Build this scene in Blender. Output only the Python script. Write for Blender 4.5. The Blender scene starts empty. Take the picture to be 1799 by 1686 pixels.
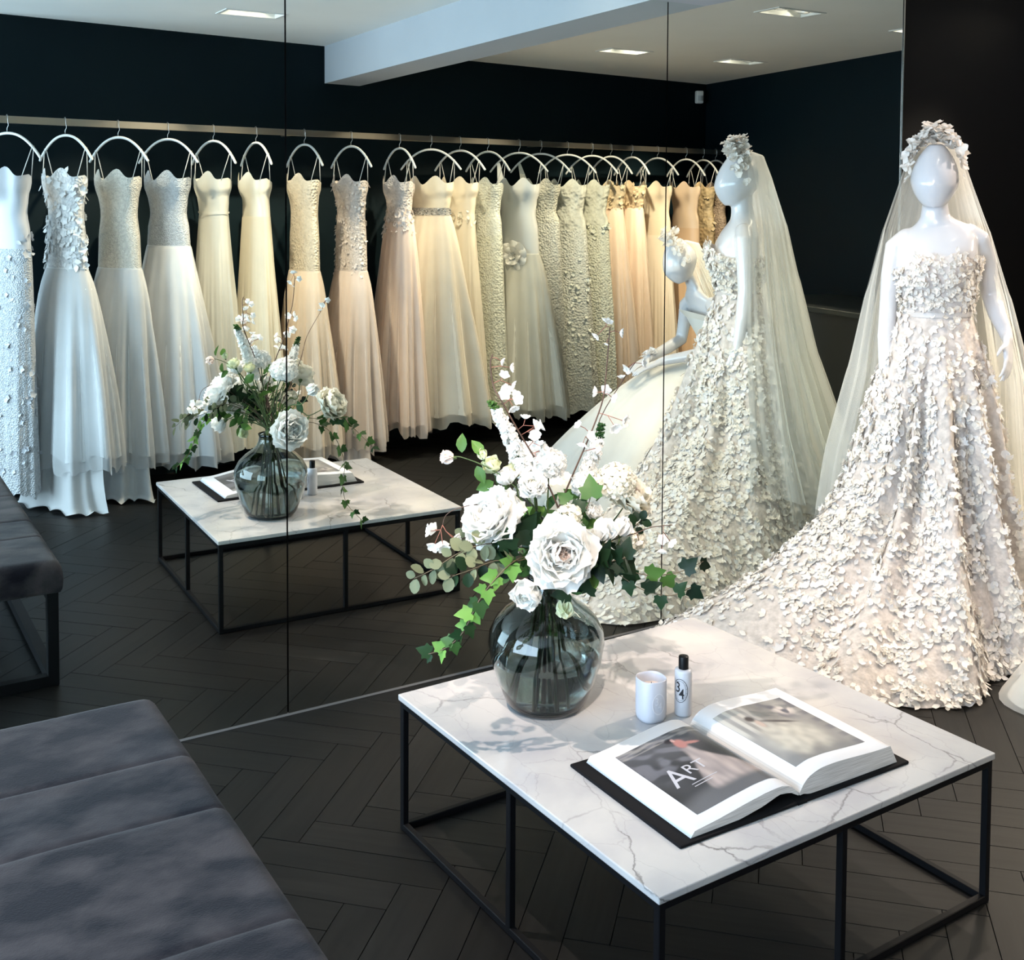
import bpy, bmesh, math, random
from math import sin, cos, pi, radians, sqrt, atan2, exp
from mathutils import Vector, Matrix, noise

SC = bpy.context.scene
COL = SC.collection
RND = random.Random(7)

# ------------------------------------------------------------------ camera
F_PX, CY_PX = 2008.4, 449.4
CAM_POS = Vector((0.0, -3.2236, 1.55))
AX_R = Vector((0.85295, -0.52197, 0.00518)).normalized()
AX_U = Vector((0.02059, 0.04356, 0.99884)).normalized()
AX_F = Vector((0.52159, 0.85185, -0.04790)).normalized()
cd = bpy.data.cameras.new('camera')
cam = bpy.data.objects.new('camera', cd); COL.objects.link(cam)
cd.sensor_fit = 'HORIZONTAL'; cd.sensor_width = 36.0
cd.lens = F_PX / 1799.0 * 36.0
cd.shift_y = -(843.0 - CY_PX) / 1799.0
cd.clip_start = 0.05; cd.clip_end = 60
M = Matrix((AX_R, AX_U, -AX_F)).transposed().to_4x4(); M.translation = CAM_POS
cam.matrix_world = M
SC.camera = cam

# ------------------------------------------------------------------ world, exposure
SC.view_settings.view_transform = 'Standard'
SC.view_settings.look = 'None'
SC.view_settings.gamma = 1.0
SC.view_settings.use_curve_mapping = False
SC.view_settings.exposure = 0.45
w = bpy.data.worlds.new('world'); SC.world = w; w.use_nodes = True
w.node_tree.nodes['Background'].inputs[0].default_value = (0.55, 0.74, 1.0, 1)
w.node_tree.nodes['Background'].inputs[1].default_value = 1.0
SC.cycles.max_bounces = 9; SC.cycles.diffuse_bounces = 4; SC.cycles.glossy_bounces = 5
SC.cycles.transmission_bounces = 8; SC.cycles.transparent_max_bounces = 24
SC.cycles.caustics_reflective = True; SC.cycles.caustics_refractive = False
SC.cycles.sample_clamp_indirect = 4.0
SC.cycles.use_denoising = True

# ------------------------------------------------------------------ lights
def area(name, loc, look, sx, sy, power, col):
    d = bpy.data.lights.new(name, 'AREA'); d.shape = 'RECTANGLE'; d.size = sx; d.size_y = sy
    d.energy = power; d.color = col
    o = bpy.data.objects.new(name, d); COL.objects.link(o); o.location = loc
    o.rotation_euler = (Vector(look) - Vector(loc)).to_track_quat('-Z', 'Y').to_euler()
    return o
# daylight entering through the shop window in the left wall
area('window_daylight', (-2.52, -2.35, 1.25), (2.0, -2.35, 0.95), 4.0, 2.2, 290, (0.61, 0.81, 1.0))

SPOTS = []          # filled by the ceiling fixtures: (position, target, power, cone)
WARM = (1.0, 0.84, 0.62); SOFTW = (1.0, 0.82, 0.70)
def spot(loc, look, power, cone=40, blend=0.6, col=WARM, rad=0.016):
    d = bpy.data.lights.new('spot_lamp', 'SPOT'); d.energy = power; d.color = col
    d.spot_size = radians(cone); d.spot_blend = blend; d.shadow_soft_size = rad
    o = bpy.data.objects.new('spot_lamp', d); COL.objects.link(o); o.location = loc
    o.rotation_euler = (Vector(look) - Vector(loc)).to_track_quat('-Z', 'Y').to_euler()
    return o

# ------------------------------------------------------------------ mesh helpers
class MB:
    def __init__(s): s.v = []; s.f = []; s.sm = []
    def add(s, vs, fs, smooth=True):
        o = len(s.v); s.v += [tuple(p) for p in vs]
        for f in fs: s.f.append(tuple(i + o for i in f)); s.sm.append(smooth)
        return s
    def box(s, c, d, rz=0.0, rot=None):
        R = rot if rot else Matrix.Rotation(rz, 3, 'Z')
        vs = [Vector(c) + R @ Vector((x * d[0] / 2, y * d[1] / 2, z * d[2] / 2)) for z in (-1, 1) for y in (-1, 1) for x in (-1, 1)]
        return s.add(vs, [(0, 2, 3, 1), (4, 5, 7, 6), (0, 1, 5, 4), (2, 6, 7, 3), (0, 4, 6, 2), (1, 3, 7, 5)], False)
    def box2(s, a, b):
        a = Vector(a); b = Vector(b); return s.box((a + b) / 2, b - a)
    def bar(s, a, b, wd, ht):
        a = Vector(a); b = Vector(b); d = b - a; L = d.length
        q = d.to_track_quat('Z', 'Y').to_matrix()
        return s.box((a + b) / 2, (wd, ht, L), rot=q)
    def loft(s, rings, cap0=True, cap1=True, closed=True, smooth=True):
        n = len(rings[0]); vs = [p for r in rings for p in r]; fs = []
        for i in range(len(rings) - 1):
            for j in range(n if closed else n - 1):
                k = (j + 1) % n
                fs.append((i * n + j, i * n + k, (i + 1) * n + k, (i + 1) * n + j))
        if cap0 and closed: fs.append(tuple(range(n - 1, -1, -1)))
        if cap1 and closed: fs.append(tuple(range((len(rings) - 1) * n, len(rings) * n)))
        return s.add(vs, fs, smooth)
    def tube(s, pts, rad, n=8, caps=True, round_ends=False):
        pts = [Vector(p) for p in pts]
        if not hasattr(rad, '__len__'): rad = [rad] * len(pts)
        if round_ends:
            d0 = (pts[0] - pts[1]).normalized(); d1 = (pts[-1] - pts[-2]).normalized()
            r0, r1 = rad[0], rad[-1]
            pre = [(pts[0] + d0 * r0 * sin(a), r0 * cos(a)) for a in (1.45, 0.95, 0.5)]
            post = [(pts[-1] + d1 * r1 * sin(a), r1 * cos(a)) for a in (0.5, 0.95, 1.45)]
            pts = [p for p, _ in pre] + pts + [p for p, _ in post]
            rad = [r for _, r in pre] + list(rad) + [r for _, r in post]
        rings = []; up = None
        for i, p in enumerate(pts):
            t = (pts[min(i + 1, len(pts) - 1)] - pts[max(i - 1, 0)]).normalized()
            if up is None:
                up = Vector((0, 0, 1)) if abs(t.z) < 0.9 else Vector((1, 0, 0))
            x = up.cross(t)
            if x.length < 1e-5: x = Vector((1, 0, 0)).cross(t)
            x.normalize(); y = t.cross(x).normalized(); up = y
            rings.append([p + (x * cos(2 * pi * k / n) + y * sin(2 * pi * k / n)) * rad[i] for k in range(n)])
        return s.loft(rings, caps, caps)
    def lathe(s, prof, n=40, c=(0, 0, 0), cap0=False, cap1=False):
        c = Vector(c)
        return s.loft([[c + Vector((r * cos(2 * pi * k / n), r * sin(2 * pi * k / n), z)) for k in range(n)] for r, z in prof], cap0, cap1)
    def grid(s, fn, nu, nv, closed=False):
        vs = [fn(i / nu, j / nv) for j in range(nv + 1) for i in range(nu + (0 if closed else 1))]
        m = nu if closed else nu + 1; fs = []
        for j in range(nv):
            for i in range(nu):
                k = (i + 1) % m if closed else i + 1
                fs.append((j * m + i, j * m + k, (j + 1) * m + k, (j + 1) * m + i))
        return s.add(vs, fs)
    def mesh(s, name):
        me = bpy.data.meshes.new(name); me.from_pydata(s.v, [], s.f)
        me.polygons.foreach_set('use_smooth', s.sm); me.update()
        return me

def link(name, data, mat=None, parent=None):
    o = bpy.data.objects.new(name, data); COL.objects.link(o)
    if mat is not None and data is not None:
        if len(data.materials) == 0: data.materials.append(mat)
    if parent is not None: o.parent = parent
    return o
def part(name, mb, mat, parent=None): return link(name, mb.mesh(name) if isinstance(mb, MB) else mb, mat, parent)
def tag(o, label, cat, group=None):
    o['label'] = label; o['category'] = cat
    if group: o['group'] = group
    return o
def thing(name, label, cat, loc=(0, 0, 0), rz=0.0, group=None):
    o = bpy.data.objects.new(name, None); COL.objects.link(o); o.empty_display_size = 0.1
    o.location = loc; o.rotation_euler = (0, 0, rz)
    return tag(o, label, cat, group)
def struct(name, mb, mat, label=None):
    o = part(name, mb, mat); o['kind'] = 'structure'
    if label: o['label'] = label
    return o
def bevel(o, wd, seg=2, angle=40):
    m = o.modifiers.new('bevel', 'BEVEL'); m.width = wd; m.segments = seg; m.limit_method = 'ANGLE'; m.angle_limit = radians(angle)
    return o
def lerp(a, b, t): return a + (b - a) * t
def smooth(t): t = max(0.0, min(1.0, t)); return t * t * (3 - 2 * t)
def interp(tab, x):
    if x <= tab[0][0]: return tab[0][1]
    for (x0, y0), (x1, y1) in zip(tab, tab[1:]):
        if x <= x1: return lerp(y0, y1, (x - x0) / (x1 - x0))
    return tab[-1][1]
def sinterp(tab, x):
    if x <= tab[0][0]: return tab[0][1]
    for (x0, y0), (x1, y1) in zip(tab, tab[1:]):
        if x <= x1: return lerp(y0, y1, smooth((x - x0) / (x1 - x0)))
    return tab[-1][1]

# ------------------------------------------------------------------ materials
def mat(name):
    m = bpy.data.materials.new(name); m.use_nodes = True
    return m, m.node_tree, m.node_tree.nodes['Principled BSDF']
def N(nt, typ, **kw):
    n = nt.nodes.new(typ)
    for k, v in kw.items(): setattr(n, k, v)
    return n
def simple(name, col, rough=0.5, metal=0.0, spec=0.5, **kw):
    m, nt, b = mat(name)
    b.inputs['Base Color'].default_value = (*col, 1); b.inputs['Roughness'].default_value = rough
    b.inputs['Metallic'].default_value = metal; b.inputs['Specular IOR Level'].default_value = spec
    for k, v in kw.items(): b.inputs[k].default_value = v
    return m
def noisy(name, c0, c1, scale, rough=0.6, detail=5, bump=0.0, bscale=None, stretch=(1, 1, 1), lo=0.3, hi=0.7, spec=0.3, distort=0.0):
    m, nt, b = mat(name)
    tc = N(nt, 'ShaderNodeTexCoord'); mp = N(nt, 'ShaderNodeMapping'); mp.inputs['Scale'].default_value = stretch
    nt.links.new(tc.outputs['Object'], mp.inputs[0])
    nz = N(nt, 'ShaderNodeTexNoise'); nz.inputs['Scale'].default_value = scale; nz.inputs['Detail'].default_value = detail
    nz.inputs['Distortion'].default_value = distort
    nt.links.new(mp.outputs[0], nz.inputs['Vector'])
    cr = N(nt, 'ShaderNodeValToRGB'); cr.color_ramp.elements[0].position = lo; cr.color_ramp.elements[1].position = hi
    cr.color_ramp.elements[0].color = (*c0, 1); cr.color_ramp.elements[1].color = (*c1, 1)
    nt.links.new(nz.outputs['Fac'], cr.inputs[0]); nt.links.new(cr.outputs[0], b.inputs['Base Color'])
    b.inputs['Roughness'].default_value = rough; b.inputs['Specular IOR Level'].default_value = spec
    if bump:
        n2 = N(nt, 'ShaderNodeTexNoise'); n2.inputs['Scale'].default_value = bscale or scale * 4; n2.inputs['Detail'].default_value = 4
        nt.links.new(mp.outputs[0], n2.inputs['Vector'])
        bp = N(nt, 'ShaderNodeBump'); bp.inputs['Strength'].default_value = bump; bp.inputs['Distance'].default_value = 0.004
        nt.links.new(n2.outputs['Fac'], bp.inputs['Height']); nt.links.new(bp.outputs[0], b.inputs['Normal'])
    return m
def fabric(name, col, transl=0.25, transp=0.0, rough=0.8, lace=0.0, lace_scale=60, sheen=0.0, gloss=0.0, var=0.06):
    """cloth: diffuse + translucent (+ open weave), optional lace relief"""
    m, nt, b = mat(name); L = nt.links
    b.inputs['Roughness'].default_value = rough; b.inputs['Specular IOR Level'].default_value = 0.12 + gloss
    b.inputs['Sheen Weight'].default_value = sheen
    tc = N(nt, 'ShaderNodeTexCoord')
    nz = N(nt, 'ShaderNodeTexNoise'); nz.inputs['Scale'].default_value = lace_scale * 0.5 if lace else 7.0; nz.inputs['Detail'].default_value = 4
    L.new(tc.outputs['Object'], nz.inputs['Vector'])
    cr = N(nt, 'ShaderNodeValToRGB'); cr.color_ramp.elements[0].position = 0.3; cr.color_ramp.elements[1].position = 0.7
    k = 1 - var * (5 if lace else 1)
    cr.color_ramp.elements[0].color = (col[0] * k, col[1] * k, col[2] * k, 1); cr.color_ramp.elements[1].color = (*col, 1)
    L.new(nz.outputs['Fac'], cr.inputs[0]); L.new(cr.outputs[0], b.inputs['Base Color'])
    nrm = None
    if lace:
        vo = N(nt, 'ShaderNodeTexVoronoi'); vo.inputs['Scale'].default_value = lace_scale
        L.new(tc.outputs['Object'], vo.inputs['Vector'])
        bp = N(nt, 'ShaderNodeBump'); bp.inputs['Strength'].default_value = lace; bp.inputs['Distance'].default_value = 0.006
        L.new(vo.outputs['Distance'], bp.inputs['Height']); L.new(bp.outputs[0], b.inputs['Normal']); nrm = bp.outputs[0]
    out = nt.nodes['Material Output']; cur = b.outputs[0]
    if transl:
        t = N(nt, 'ShaderNodeBsdfTranslucent'); L.new(cr.outputs[0], t.inputs[0])
        if nrm: L.new(nrm, t.inputs['Normal'])
        mx = N(nt, 'ShaderNodeMixShader'); mx.inputs[0].default_value = transl
        L.new(cur, mx.inputs[1]); L.new(t.outputs[0], mx.inputs[2]); cur = mx.outputs[0]
    if transp:
        t = N(nt, 'ShaderNodeBsdfTransparent')
        lw = N(nt, 'ShaderNodeLayerWeight'); lw.inputs[0].default_value = 0.35
        mr = N(nt, 'ShaderNodeMapRange'); mr.inputs[3].default_value = transp; mr.inputs[4].default_value = transp * 0.35
        L.new(lw.outputs['Facing'], mr.inputs[0])
        mx = N(nt, 'ShaderNodeMixShader'); L.new(mr.outputs[0], mx.inputs[0])
        L.new(cur, mx.inputs[1]); L.new(t.outputs[0], mx.inputs[2]); cur = mx.outputs[0]
    L.new(cur, out.inputs[0])
    return m

WALL = noisy('dark_wall_paint', (0.0014, 0.0066, 0.0096), (0.0022, 0.0080, 0.0110), 3, 0.6, bump=0.03, bscale=200, spec=0.12)
WALLR = noisy('dark_wall_paint_warm', (0.0015, 0.0015, 0.0025), (0.0022, 0.0020, 0.0028), 3, 0.65)
CEIL = noisy('white_ceiling_paint', (0.84, 0.84, 0.81), (0.88, 0.88, 0.85), 2, 0.9)
BLACKM = simple('black_steel', (0.005, 0.005, 0.006), 0.5, spec=0.12)
CHROME = simple('brushed_rail_metal', (0.42, 0.38, 0.32), 0.32, 1.0)
WIRE = simple('hook_wire', (0.45, 0.45, 0.45), 0.3, 1.0)
SILVER = simple('mirror_edge_metal', (0.75, 0.74, 0.70), 0.25, 1.0)
MIRROR = simple('silvered_glass', (0.83, 0.88, 0.84), 0.0, 1.0)
HANGER = simple('white_hanger_coat', (0.62, 0.62, 0.60), 0.35)
WHITEP = simple('white_plastic', (0.75, 0.75, 0.73), 0.4)
MANNEQ = simple('glossy_white_mannequin', (0.60, 0.60, 0.63), 0.22, spec=0.6, **{'Coat Weight': 0.3})
COVERB = simple('black_book_cover', (0.004, 0.004, 0.005), 0.8, spec=0.15)
CAPB = simple('black_cap', (0.003, 0.003, 0.004), 0.4, spec=0.2)
CERAMIC = simple('white_ceramic', (0.50, 0.52, 0.58), 0.4)
WAX = simple('candle_wax', (0.70, 0.58, 0.50), 0.5)
INK = simple('black_ink', (0.01, 0.01, 0.014), 0.5)
INKG = simple('grey_ink', (0.16, 0.17, 0.20), 0.5)
PAPER = simple('white_paper', (0.80, 0.80, 0.82), 0.45)
LETTER = simple('pale_lettering', (0.42, 0.42, 0.46), 0.4)

def wood_mat():
    m, nt, b = mat('dark_stained_oak'); L = nt.links
    tc = N(nt, 'ShaderNodeTexCoord'); oi = N(nt, 'ShaderNodeObjectInfo')
    mp = N(nt, 'ShaderNodeMapping'); mp.inputs['Scale'].default_value = (3, 40, 3)
    L.new(tc.outputs['Object'], mp.inputs[0])
    ad = N(nt, 'ShaderNodeVectorMath', operation='ADD'); L.new(mp.outputs[0], ad.inputs[0])
    cm = N(nt, 'ShaderNodeMath', operation='MULTIPLY'); cm.inputs[1].default_value = 37.0
    L.new(oi.outputs['Random'], cm.inputs[0]); L.new(cm.outputs[0], ad.inputs[1])
    nz = N(nt, 'ShaderNodeTexNoise'); nz.inputs['Scale'].default_value = 1.6; nz.inputs['Detail'].default_value = 6
    L.new(ad.outputs[0], nz.inputs['Vector'])
    cr = N(nt, 'ShaderNodeValToRGB'); cr.color_ramp.elements[0].position = 0.3; cr.color_ramp.elements[1].position = 0.75
    cr.color_ramp.elements[0].color = (0.0042, 0.0042, 0.0043, 1); cr.color_ramp.elements[1].color = (0.0100, 0.0097, 0.0093, 1)
    L.new(nz.outputs['Fac'], cr.inputs[0])
    hs = N(nt, 'ShaderNodeHueSaturation'); mr = N(nt, 'ShaderNodeMapRange')
    mr.inputs[3].default_value = 0.78; mr.inputs[4].default_value = 1.25
    L.new(oi.outputs['Random'], mr.inputs[0]); L.new(mr.outputs[0], hs.inputs['Value']); L.new(cr.outputs[0], hs.inputs['Color'])
    L.new(hs.outputs[0], b.inputs['Base Color'])
    b.inputs['Roughness'].default_value = 0.46; b.inputs['Specular IOR Level'].default_value = 0.22
    bp = N(nt, 'ShaderNodeBump'); bp.inputs['Strength'].default_value = 0.12; bp.inputs['Distance'].default_value = 0.001
    L.new(nz.outputs['Fac'], bp.inputs['Height']); L.new(bp.outputs[0], b.inputs['Normal'])
    return m
WOOD = wood_mat()

def marble_mat():
    m, nt, b = mat('white_marble'); L = nt.links
    tc = N(nt, 'ShaderNodeTexCoord')
    n1 = N(nt, 'ShaderNodeTexNoise'); n1.inputs['Scale'].default_value = 2.2; n1.inputs['Detail'].default_value = 8; n1.inputs['Roughness'].default_value = 0.6
    L.new(tc.outputs['Object'], n1.inputs['Vector'])
    sub = N(nt, 'ShaderNodeVectorMath', operation='MULTIPLY_ADD')
    L.new(n1.outputs['Color'], sub.inputs[0]); sub.inputs[1].default_value = (0.16, 0.16, 0.16); L.new(tc.outputs['Object'], sub.inputs[2])
    def vein(scale, w0, w1, rot):
        mp = N(nt, 'ShaderNodeMapping'); mp.inputs['Rotation'].default_value = (0, 0, rot); mp.inputs['Scale'].default_value = (1.0, 0.55, 1)
        L.new(sub.outputs[0], mp.inputs[0])
        v = N(nt, 'ShaderNodeTexVoronoi', feature='DISTANCE_TO_EDGE'); v.inputs['Scale'].default_value = scale
        L.new(mp.outputs[0], v.inputs['Vector'])
        r = N(nt, 'ShaderNodeMapRange'); r.inputs[1].default_value = w0; r.inputs[2].default_value = w1; r.inputs[3].default_value = 1; r.inputs[4].default_value = 0
        L.new(v.outputs['Distance'], r.inputs[0]); return r.outputs[0]
    a = vein(4.6, 0.0, 0.011, 0.5); c = vein(10.0, 0.0, 0.010, -0.3)
    msk = N(nt, 'ShaderNodeTexNoise'); msk.inputs['Scale'].default_value = 4.0; msk.inputs['Detail'].default_value = 3; L.new(tc.outputs['Object'], msk.inputs['Vector'])
    mk = N(nt, 'ShaderNodeMapRange'); mk.inputs[1].default_value = 0.42; mk.inputs[2].default_value = 0.66; L.new(msk.outputs['Fac'], mk.inputs[0])
    m1 = N(nt, 'ShaderNodeMath', operation='MULTIPLY'); L.new(a, m1.inputs[0]); L.new(mk.outputs[0], m1.inputs[1])
    m2 = N(nt, 'ShaderNodeMath', operation='MULTIPLY'); L.new(c, m2.inputs[0]); m2.inputs[1].default_value = 0.22
    m3 = N(nt, 'ShaderNodeMath', operation='ADD'); L.new(m1.outputs[0], m3.inputs[0]); L.new(m2.outputs[0], m3.inputs[1]); m3.use_clamp = True
    cloud = N(nt, 'ShaderNodeTexNoise'); cloud.inputs['Scale'].default_value = 5; cloud.inputs['Detail'].default_value = 6; L.new(sub.outputs[0], cloud.inputs['Vector'])
    cr = N(nt, 'ShaderNodeValToRGB'); cr.color_ramp.elements[0].position = 0.3; cr.color_ramp.elements[1].position = 0.6
    cr.color_ramp.elements[0].color = (0.37, 0.37, 0.39, 1); cr.color_ramp.elements[1].color = (0.48, 0.475, 0.47, 1)
    L.new(cloud.outputs['Fac'], cr.inputs[0])
    mx = N(nt, 'ShaderNodeMix', data_type='RGBA'); L.new(m3.outputs[0], mx.inputs[0]); L.new(cr.outputs[0], mx.inputs[6]); mx.inputs[7].default_value = (0.15, 0.145, 0.145, 1)
    L.new(mx.outputs[2], b.inputs['Base Color']); b.inputs['Roughness'].default_value = 0.16
    return m
MARBLE = marble_mat()

def suede_mat():
    m = noisy('grey_suede', (0.0075, 0.0065, 0.0105), (0.050, 0.041, 0.043), 9.0, 0.95, detail=10, bump=0.25, bscale=260, lo=0.40, hi=0.62, spec=0.1, stretch=(0.8, 1.3, 1.0), distort=0.15)
    b = m.node_tree.nodes['Principled BSDF']; b.inputs['Sheen Weight'].default_value = 0.12; b.inputs['Sheen Roughness'].default_value = 0.5
    return m
SUEDE = suede_mat()
def glass_mat(name, col, ior=1.45, rough=0.0):
    return simple(name, col, rough, 0, 0.5, **{'Transmission Weight': 1.0, 'IOR': ior})
SMOKE = glass_mat('smoked_glass', (0.52, 0.585, 0.575))
WATER = glass_mat('vase_water', (0.80, 0.84, 0.82), 1.33)
PANE = glass_mat('window_glass', (0.95, 0.98, 1.0), 1.1)
def emit(name, col, st):
    m, nt, b = mat(name); b.inputs['Emission Color'].default_value = (*col, 1); b.inputs['Emission Strength'].default_value = st
    b.inputs['Base Color'].default_value = (0.8, 0.8, 0.8, 1); return m
LAMP = emit('lamp_glow', (1.0, 0.90, 0.72), 14.0)
REFLECTOR = simple('lamp_reflector', (0.8, 0.8, 0.78), 0.25, 0.6)

# ------------------------------------------------------------------ room shell
ZC = 2.49
def rack_wall_y(x): return -3.052 - 0.12551 * x
def side_wall_x(y): return 5.4887 - 0.1652 * y
RW_END_X = 6.128; RW_END_Y = rack_wall_y(RW_END_X)

fl = MB(); fl.box2((-2.6, -5.0, -0.06), (6.35, 0.10, -0.012)); floor = struct('floor', fl, simple('floor_joint_dark', (0.006, 0.006, 0.006), 0.9), 'dark herringbone oak floor')
# herringbone planks, each its own piece
PW, PL, GAP = 0.0986, 0.493, 0.0022
d1 = Vector((1, -1, 0)) / sqrt(2); nn = Vector((1, 1, 0)) / sqrt(2)
pm = MB(); pm.box((0, 0, 0), (PL - GAP, PW - GAP, 0.012)); plank_me = pm.mesh('plank')
plank_me.materials.append(WOOD)
S0 = Vector((2.226, -1.360, 0)); planks = []
def clear(p): return -2.5 < p.x < 6.2 and -4.9 < p.y < 0.02
for k in range(-6, 8):
    base = S0 + (d1 * (PL + PW) + nn * (PW - PL)) * k
    for i in range(-70, 75):
        s = base + Vector((PW * sqrt(2), 0, 0)) * i
        c1 = s + d1 * PL / 2 + nn * PW / 2
        if clear(c1): planks.append((c1, -pi / 4))
        t = s + d1 * PL + nn * PW
        c2 = t + d1 * PW / 2 - nn * PL / 2
        if clear(c2): planks.append((c2, pi / 4))
def in_room(p):
    if p.y < rack_wall_y(p.x) - 0.2 and p.x > 0.7: return False
    return p.x < side_wall_x(p.y) + 0.2
planks = [q for q in planks if in_room(q[0])]
def plank_rank(q):
    c = q[0]; v = c - CAM_POS; v.z = -1.55
    f = v.dot(AX_F); px = 900 + F_PX * v.dot(AX_R) / max(f, 0.01)
    seen = f > 0.5 and -150 < px < 1950
    return v.length if seen else 6 + v.length
planks.sort(key=plank_rank)
rest = MB()
for n_, (c, a) in enumerate(planks):
    if n_ < 300:
        o = link('plank', plank_me, None, floor); o.location = (c.x, c.y, -0.006 + RND.uniform(-0.0005, 0.0)); o.rotation_euler = (0, 0, a)
    else:
        rest.box((c.x, c.y, -0.0062), (PL - GAP, PW - GAP, 0.012), a)
o = part('planks_beyond', rest, WOOD, floor); o['kind'] = 'stuff'

wb = MB(); wb.box2((-2.6, 0.010, 0), (6.0, 0.12, ZC)); struct('wall_back', wb, WALLR)
wr = MB(); a = Vector((RW_END_X, RW_END_Y, 0)); b_ = Vector((side_wall_x(0.1), 0.1, 0)); dirv = (b_ - a).normalized(); off = Vector((dirv.y, -dirv.x, 0)) * 0.1
wr.loft([[a, b_, b_ + off, a + off], [p + Vector((0, 0, ZC)) for p in (a, b_, b_ + off, a + off)]], smooth=False); struct('wall_right', wr, WALL)
wf = MB(); a = Vector((0.70, rack_wall_y(0.70), 0)); b_ = Vector((6.25, rack_wall_y(6.25), 0)); off = Vector((0, -0.12, 0))
wf.loft([[a, b_, b_ + off, a + off], [p + Vector((0, 0, ZC)) for p in (a, b_, b_ + off, a + off)]], smooth=False); struct('wall_rack', wf, WALL)
wq = MB(); wq.box2((0.70, -5.0, 0), (0.82, rack_wall_y(0.7) - 0.1, ZC)); struct('wall_return', wq, WALL)
wz = MB(); wz.box2((-2.7, -5.1, 0), (0.82, -5.0, ZC)); struct('wall_rear', wz, WALL)
wl = MB()   # wall with the shop window opening
wl.box2((-2.72, -5.0, 0), (-2.6, -4.45, ZC)); wl.box2((-2.72, -0.25, 0), (-2.6, 0.12, ZC))
wl.box2((-2.72, -4.45, 0), (-2.6, -0.25, 0.12)); wl.box2((-2.72, -4.45, 2.38), (-2.6, -0.25, ZC)); struct('wall_left', wl, WALL)
wi = bpy.data.objects.new('window_1', None); COL.objects.link(wi); wi['kind'] = 'structure'
fr = MB()
for y in (-4.42, -3.03, -1.64, -0.28): fr.box2((-2.70, y - 0.03, 0.12), (-2.63, y + 0.03, 2.38))
for z in (0.15, 2.35): fr.box2((-2.70, -4.45, z - 0.03), (-2.63, -0.25, z + 0.03))
part('window_frame', fr, BLACKM, wi)
for y0, y1 in ((-4.39, -3.06), (-3.00, -1.67), (-1.61, -0.31)):
    g = MB(); g.box2((-2.672, y0, 0.18), (-2.664, y1, 2.32)); part('pane', g, PANE, wi)

# ceiling with recesses for the fittings
FIX = [(0.72, -0.72), (4.15, -0.93), (1.92, -2.44), (4.36, -2.56), (5.33, -2.56), (3.25, -2.50), (5.2, -0.99), (3.18, -1.05), (0.62, -2.46), (2.26, -0.27), (4.62, -0.25)]  # trailing entries are added fittings, out of view, there for their light
FW, FD = 0.29, 0.145
xs = sorted({-2.7, 6.4} | {x + s * FW / 2 for x, y in FIX for s in (-1, 1)})
ys = sorted({-5.1, 0.12} | {y + s * FD / 2 for x, y in FIX for s in (-1, 1)})
cm = MB()
for i in range(len(xs) - 1):
    for j in range(len(ys) - 1):
        cx, cy = (xs[i] + xs[i + 1]) / 2, (ys[j] + ys[j + 1]) / 2
        if any(abs(cx - x) < FW / 2 and abs(cy - y) < FD / 2 for x, y in FIX): continue
        cm.add([(xs[i], ys[j], ZC), (xs[i], ys[j + 1], ZC), (xs[i + 1], ys[j + 1], ZC), (xs[i + 1], ys[j], ZC)], [(0, 1, 2, 3)], False)
ceil = struct('ceiling', cm, CEIL)
upm = MB(); upm.box2((-2.7, -5.1, ZC + 0.13), (6.4, 0.12, ZC + 0.16)); part('roof_slab', upm, CEIL, ceil)
bm_ = MB()
def beam_x(y): return 2.552 - 0.04265 * y
yA, yB = rack_wall_y(2.70) - 0.02, 0.03
q = [Vector((beam_x(yA), yA, 0)), Vector((beam_x(yB), yB, 0)), Vector((beam_x(yB) + 0.245, yB, 0)), Vector((beam_x(yA) + 0.245, yA - 0.03, 0))]
BEAM_DIM = noisy('dimmed_ceiling_paint', (0.40, 0.42, 0.45), (0.43, 0.45, 0.48), 2, 0.9)  # same ceiling paint, with dimmer bluish daylight put into its colour
bm_.loft([[p + Vector((0, 0, 2.264)) for p in q], [p + Vector((0, 0, ZC + 0.01)) for p in q]], smooth=False); struct('trim_1', bm_, BEAM_DIM, 'white boxed ceiling beam')

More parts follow.
